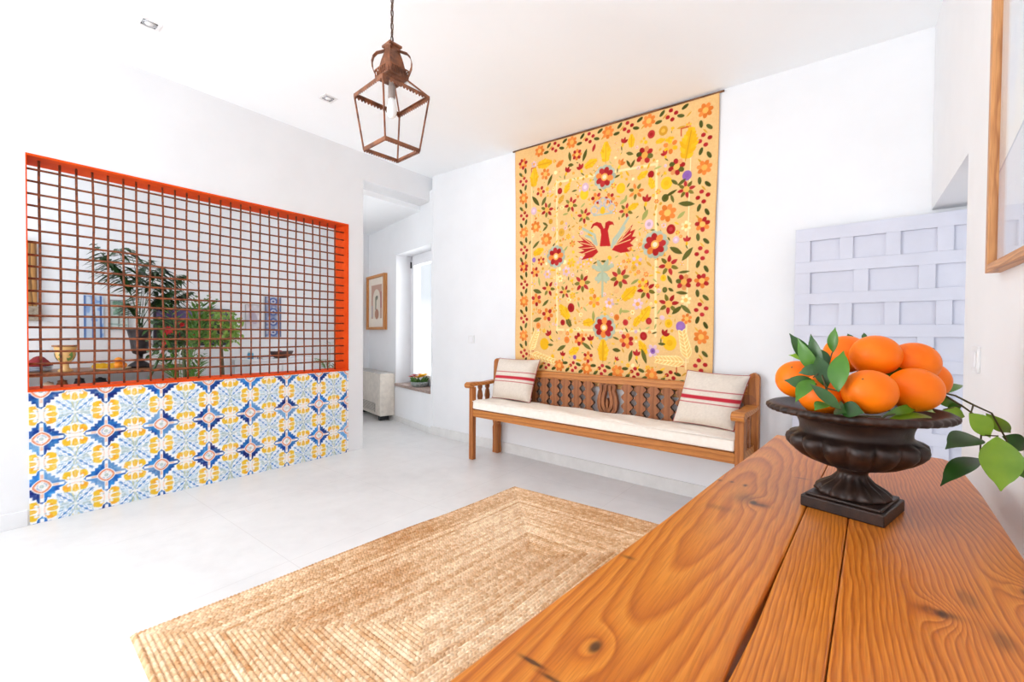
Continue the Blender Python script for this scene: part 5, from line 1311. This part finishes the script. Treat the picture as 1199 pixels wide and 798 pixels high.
for (cx, cy, cz, tx, ty, tz, ll) in ((-5.2, 1.06, 1.62, -5.1, .80, 1.86, .22), (-5.15, 1.02, 1.72, -5.0, .82, 1.74, .22), (-5.25, 1.12, 1.82, -5.1, 1.00, 1.86, .25), (-5.15, 1.18, 1.75, -5.1, 1.26, 1.72, .25), (-5.2, 1.2, 1.66, -5.05, 1.42, 1.66, .22), (-5.3, 1.15, 1.7, -5.3, 1.22, 1.80, .22), (-5.1, 1.12, 1.45, -4.95, 1.1, 1.62, .18), (-5.1, 1.05, 1.3, -5.0, .98, 1.36, .12), (-5.2, 1.2, 1.5, -4.95, 1.34, 1.5, .2), (-5.2, 1.0, 1.75, -4.95, .92, 1.82, .22), (-5.2, 1.25, 1.45, -5.0, 1.46, 1.5, .18)):
    m = MB(); frond(m, b0 + Vector((rnd.uniform(-.02, .02), rnd.uniform(-.02, .02), 0)), (cx, cy, cz), (tx, ty, tz), 26, ll * 1.1, .042, .9, rnd, start=.42); m.build('frond', PALM, palm)

def floor_pot(x, y, r, h, c_, nm, lab):
    o = thing('plant_pot', lab, 'pot', (x, y, 0), None)
    m = MB(); m.lathe([(r * .72, 0), (r * .76, .01), (r * .95, h * .85), (r, h * .88), (r * 1.04, h), (r * .94, h), (r * .9, h * .93), (.001, h * .92)], (x, y, 0), 32, close_ends=False); m.build('body', plain(nm, c_, .5), o, True)
    m = MB(); m.lathe([(r * .9, h * .925), (.001, h * .935)], (x, y, 0), 24, close_ends=False); m.build('soil', plain('dark_soil', (60, 46, 36), .95), o, True)
    return h * .935
hz = floor_pot(-4.66, 1.30, .13, .36, (150, 100, 70), 'terracotta_pot', 'terracotta pot under the parlour palm behind the tiled wall')
pp = thing('parlour_palm', 'slender green palm with upright fronds in front of the dark painting behind the lattice', 'palm', (-4.66, 1.30, hz))
for k in range(18):
    a = rnd.uniform(0, 2 * PI); r = rnd.uniform(.10, .25); z = rnd.uniform(.75, 1.45); hi_ = k < 5
    if hi_: z = rnd.uniform(1.2, 1.48); a = rnd.uniform(.6, 2.6)
    m = MB(); frond(m, (-4.66, 1.30, hz), (-4.66 + .04 * math.cos(a), 1.30 + .04 * math.sin(a), z * .8), (-4.66 + r * math.cos(a), 1.30 + r * math.sin(a), z), 14, .16, .024, .2, rnd, start=.55); m.build('frond', PALM2, pp)
m = MB(); m.tube([(-4.66, 1.30, hz), (-4.65, 1.305, .75), (-4.66, 1.30, 1.0)], .014, 8); m.build('stem', plain('palm_stem', (70, 80, 44), .7), pp, True)
REDF = plain('red_flower', (196, 30, 40), .6)
hz = floor_pot(-4.88, 1.06, .12, .62, (70, 60, 62), 'dark_tall_pot', 'tall dark pot behind the tiled wall holding the red-flowered plant')
fp = thing('flowering_plant', 'bushy dark green plant with red blooms left of the round-headed tree', 'plant', (-4.85, 1.22, hz)); fp.location = (-4.88, 1.06, hz)
m = MB(); rn = random.Random(2)
m.tube([(-4.88, 1.06, hz), (-4.85, 1.16, .85), (-4.86, 1.26, 1.05)], .012, 6)
for k in range(150):
    a = rn.uniform(0, 2 * PI); r = rn.uniform(.03, .17); z = rn.uniform(.86, 1.22); c = Vector((-4.86 + r * .6 * math.cos(a), 1.25 + r * math.sin(a), z)); e = c + Vector((rn.uniform(-.06, .06), rn.uniform(-.06, .06), rn.uniform(-.06, .05))); m.leaf(c, e, .035, (rn.uniform(.2, 1), rn.uniform(-.6, .2), rn.uniform(-.2, 1)), n=4)
m.build('foliage', PALM, fp)
for (y, z, r) in ((1.20, 1.13, .04), (1.39, 1.10, .032), (1.17, 1.02, .02), (1.30, 1.18, .02)):
    m = MB()
    for j in range(10):
        e = 2 * PI * j / 10; m.leaf((-4.70, y, z), (-4.69 + .01 * (j % 2), y + r * math.cos(e), z + r * math.sin(e)), r * .6, (1, 0, 0), n=4)
    m.tube([(-4.70, y, z), (-4.78, y + .01, z - .03), (-4.84, y + .02, z - .1)], .003, 5); m.build('bloom', REDF, fp)
hz = floor_pot(-4.95, 1.70, .17, .40, (216, 210, 200), 'pale_pot', 'pale pot at the foot of the round-headed tree behind the tiled wall')
ft = thing('ficus_tree', 'small round-headed light green tree on a bare stem behind the lattice', 'tree', (-4.95, 1.70, hz))
m = MB(); m.tube([(-4.95, 1.70, hz), (-4.94, 1.705, .7), (-4.95, 1.695, .98), (-4.95, 1.70, 1.15)], [.016, .014, .012, .008], 8)
for k in range(8):
    a = k * PI / 4; m.tube([(-4.95, 1.70, .98 + .02 * k), (-4.95 + .09 * math.cos(a), 1.70 + .09 * math.sin(a), 1.08 + .02 * k)], .005, 5)
m.build('trunk', plain('ficus_bark', (92, 78, 56), .8), ft, True)
m = MB(); rn = random.Random(6)
for k in range(420):
    v = Vector((rn.gauss(0, 1), rn.gauss(0, 1), rn.gauss(0, 1))).normalized() * (rn.uniform(.25, 1) ** .5); c = Vector((-4.95 + v.x * .18, 1.69 + v.y * .20, 1.155 + v.z * .205)); e = c + Vector((rn.uniform(-.045, .045), rn.uniform(-.045, .045), rn.uniform(-.055, .02))); m.leaf(c, e, .034, (rn.uniform(.1, 1), rn.uniform(-.6, .6), rn.uniform(-.1, 1)), n=4)
m.build('crown', FICUS, ft)
hz = floor_pot(-4.75, 2.72, .12, .50, (206, 200, 192), 'cream_pot', 'cream pot at the right end behind the tiled wall')
lp = thing('potted_palm', 'low young palm at the right end of the lattice just above the tiles', 'palm', (-4.75, 2.72, hz))
for k in range(9):
    a = k * 2 * PI / 9 + .3; r = rnd.uniform(.08, .17); z = rnd.uniform(.72, .86)
    if k == 3: z = 1.0; r = .05
    m = MB(); frond(m, (-4.75, 2.72, hz), (-4.75 + .03 * math.cos(a), 2.72 + .03 * math.sin(a), z), (-4.75 + r * math.cos(a), 2.72 + r * math.sin(a), z), 10, .11, .018, .3, rnd, start=.45); m.build('frond', PALM2, lp)

# pictures on the far wall
FX = -5.55
def wall_pic(name, y0, y1, z0, z1, fr, frw, depth, label, cat, paint):
    o = thing(name, label, cat, (FX, (y0 + y1) / 2, z0))
    if fr is not None:
        for (a, b, c, d) in ((y0, y0 + frw, z0, z1), (y1 - frw, y1, z0, z1), (y0 + frw, y1 - frw, z0, z0 + frw), (y0 + frw, y1 - frw, z1 - frw, z1)):
            m = MB(); m.box(FX, FX + depth, a, b, c, d); m.build('frame_bar', fr, o, bevel=.002)
    else: frw = 0
    cv = Canvas(y1 - y0 - 2 * frw, z1 - z0 - 2 * frw, .007, (226, 226, 226)); paint(cv)
    cv.mesh('picture', lambda u, w, h: (FX + depth * .6 + u * 0, y0 + frw + u, z0 + frw + w), vcol(name + '_paint', .5), o, 0, depth * .55)
    return o
s_ = 5.55 / 5.5
def P_blue(cv):
    X, Y = np.meshgrid(cv.U, cv.W); n = vnoise(X, Y, 30, 2); cv.a[:] = np.array((196, 210, 226)) - (n[..., None] > .6) * np.array((60, 44, 16))
    for x in (.012, .062, .112): cv.line([(x, 0), (x, cv.h)], .014, (58, 96, 160))
wall_pic('tile_picture', .79, .925, 1.055, 1.445, None, 0, .02, 'pale tile picture with three blue upright bands behind the lattice', 'picture', P_blue)
def P_sketch(cv):
    cv.a[:] = (206, 218, 214); r = random.Random(4)
    for k in range(60): cv.ell(r.uniform(.02, .11), r.uniform(.14, .25), .014, .008, r.uniform(0, 3), r.choice([(112, 150, 128), (140, 170, 150), (86, 124, 120)]))
    cv.line([(.06, .03), (.065, .16)], .01, (104, 96, 84)); cv.line([(0, .05), (.12, .04)], .012, (140, 166, 160))
wall_pic('tree_drawing', .965, 1.105, 1.13, 1.415, plain('grey_thin_frame', (150, 152, 150), .5), .008, .02, 'small grey-green tree drawing in a thin frame left of the palm', 'picture', P_sketch)
def P_dark(cv):
    X, Y = np.meshgrid(cv.U, cv.W); n = vnoise(X, Y, 14, 5); cv.a[:] = np.array((44, 52, 42)) + (n[..., None]) * np.array((26, 34, 20)); top = Y > cv.h * .70; cv.a[top] = (np.array((92, 76, 118)) + (n[..., None] - .5) * np.array((50, 44, 50)))[top]
    r = random.Random(7)
    for k in range(26): cv.ell(r.uniform(.03, cv.w - .03), r.uniform(.03, cv.h * .6), .022, .02, 0, r.choice([(170, 34, 44), (150, 28, 40), (60, 92, 48), (44, 70, 40)]))
wall_pic('flower_painting', 1.295, 1.975, .97, 1.372, plain('dark_frame', (48, 40, 52), .5), .022, .03, 'wide dark painting with a purple sky and red flowers behind the plants', 'painting', P_dark)
def P_grey(cv):
    X, Y = np.meshgrid(cv.U, cv.W); n = vnoise(X, Y, 22, 6); cv.a[:] = np.array((206, 202, 208)) + (n[..., None] - .5) * np.array((40, 40, 36)); cv.ell(cv.w * .5, cv.h * .5, .04, .08, .3, (176, 166, 182))
wall_pic('small_print', 2.14, 2.31, 1.145, 1.44, plain('silver_frame', (176, 174, 176), .4), .008, .02, 'pale grey print between the round-headed tree and the blue mosaic panel', 'picture', P_grey)
def P_mos(cv):
    X, Y = np.meshgrid(cv.U, cv.W); n = vnoise(X, Y, 40, 8); cv.a[:] = np.array((150, 160, 186)) + (n[..., None] - .5) * np.array((90, 90, 60))
    for k in range(4):
        z = cv.h * (k + .5) / 4; cv.ell(cv.w / 2, z, .05, .045, 0, (70, 92, 150)); cv.ell(cv.w / 2, z, .03, .027, 0, (196, 202, 214)); cv.ell(cv.w / 2, z, .014, .013, 0, (70, 84, 140))
    cv.line([(.008, 0), (.008, cv.h)], .02, (84, 92, 120)); cv.line([(cv.w - .008, 0), (cv.w - .008, cv.h)], .02, (84, 92, 120))
wall_pic('mosaic_panel', 2.355, 2.545, 1.06, 1.545, None, 0, .02, 'upright blue and grey patterned mosaic panel on the far wall', 'panel', P_mos)
OLDW = wood('weathered_ochre_wood', (196, 146, 84), (160, 112, 60), (96, 66, 38), 2, 1, 30)
sh_ = thing('wooden_shutter', 'narrow weathered wooden shutter at the left end behind the lattice', 'shutter', (-5.53, .42, 1.19))
m = MB(); m.box(-5.55, -5.51, .34, .50, 1.32, 1.88); m.build('panel', OLDW, sh_, bevel=.003)
m = MB(); m.box(-5.55, -5.50, .34, .525, 1.20, 1.325); m.build('bracket', speckle('grey_stone', (120, 104, 86), (170, 158, 140), 30, .8), sh_, bevel=.01)

# sideboard and the things on it
sb = thing('sideboard', 'low white sideboard against the far wall under the mosaic panel', 'sideboard', (-5.3, 2.33, 0))
m = MB(); m.box(-5.52, -5.10, 2.02, 2.68, .04, .80); m.build('carcass', WPAINT, sb, bevel=.004)
m = MB(); m.box(-5.54, -5.08, 2.0, 2.70, .80, .82); m.build('top', WPAINT, sb, bevel=.004)
for a in (2.03, 2.355):
    m = MB(); m.box(-5.10, -5.085, a, a + .315, .06, .785); dr_ = m.build('door', WPAINT, sb, bevel=.003)
    m = MB(); m.ball((-5.078, a + (.28 if a < 2.2 else .035), .5), .012, 10, 8); m.build('knob', CHROME, dr_, True)
m = MB(); m.box(-5.48, -5.12, 2.06, 2.64, 0, .04); m.build('plinth', WPAINT, sb)
fbx, fby, fbz = -5.22, 2.40, .82
fb = thing('fruit_bowl', 'dark wooden boat-shaped bowl of fruit on the white sideboard', 'bowl', (fbx, fby, fbz))
m = MB(); m.xf = lambda p: (fbx + p[0] * .75, fby + p[1] * 1.15 , fbz + p[2] + .35 * p[1] * p[1] * (1 if p[2] > .01 else 0))
m.lathe([(.045, 0), (.07, .008), (.098, .035), (.118, .075), (.114, .078), (.09, .038), (.06, .018), (.001, .018)], (0, 0, 0), 32, close_ends=False); m.build('bowl', plain('dark_wood_bowl', (64, 40, 32), .4), fb, True)
for (dy, dx, z, r, c_, nm, lab) in ((-.035, .03, .045, .03, (226, 120, 36), 'clementine', 'left clementine in the dark bowl on the sideboard'), (.015, .035, .043, .03, (222, 110, 34), 'clementine', 'right clementine in the dark bowl on the sideboard'), (-.005, -.025, .06, .034, (150, 60, 70), 'apple', 'dark red apple rising behind the clementines in the dark bowl'), (-.075, -.01, .055, .026, (84, 44, 40), 'plum', 'dark plum at the left end of the bowl on the sideboard')):
    o = thing(nm, lab, nm, (fbx + dx, fby + dy, fbz + z - r), 'fruit in the sideboard bowl')
    m = MB(); m.ball((fbx + dx, fby + dy, fbz + z), r, 18, 12, (1, 1, .92)); m.build('skin', plain('skin_' + nm, c_, .4), o, True)
    m = MB(); m.tube([(fbx + dx, fby + dy, fbz + z + r * .88), (fbx + dx + .003, fby + dy, fbz + z + r * .92 + .006)], .0018, 5); m.build('stalk', CALYX, o)
bx = thing('book', 'flat blue book lying on the sideboard left of the dark fruit bowl', 'book', (-5.20, 2.215, .82))
m = MB(); m.box(-5.26, -5.14, 2.16, 2.275, .822, .842); m.build('pages', plain('paper_edge', (230, 226, 216), .8), bx)
m = MB(); m.box(-5.265, -5.135, 2.155, 2.28, .820, .8225); m.box(-5.265, -5.135, 2.155, 2.28, .8418, .8445); m.box(-5.265, -5.262, 2.155, 2.28, .820, .8445); m.build('cover', plain('blue_book_cover', (56, 112, 176), .5), bx, bevel=.001)
jc = thing('candle_jar', 'small turquoise jar standing on the sideboard left of the blue book', 'jar', (-5.3, 2.10, .82))
m = MB(); m.lathe([(.026, 0), (.03, .006), (.031, .055), (.024, .066)], (-5.3, 2.10, .82), 20); m.build('body', plain('turquoise_glaze', (56, 150, 190), .3), jc, True)
m = MB(); m.lathe([(.026, .066), (.026, .078), (.008, .083)], (-5.3, 2.10, .82), 20); m.build('lid', plain('pale_lid', (210, 214, 214), .4), jc, True)
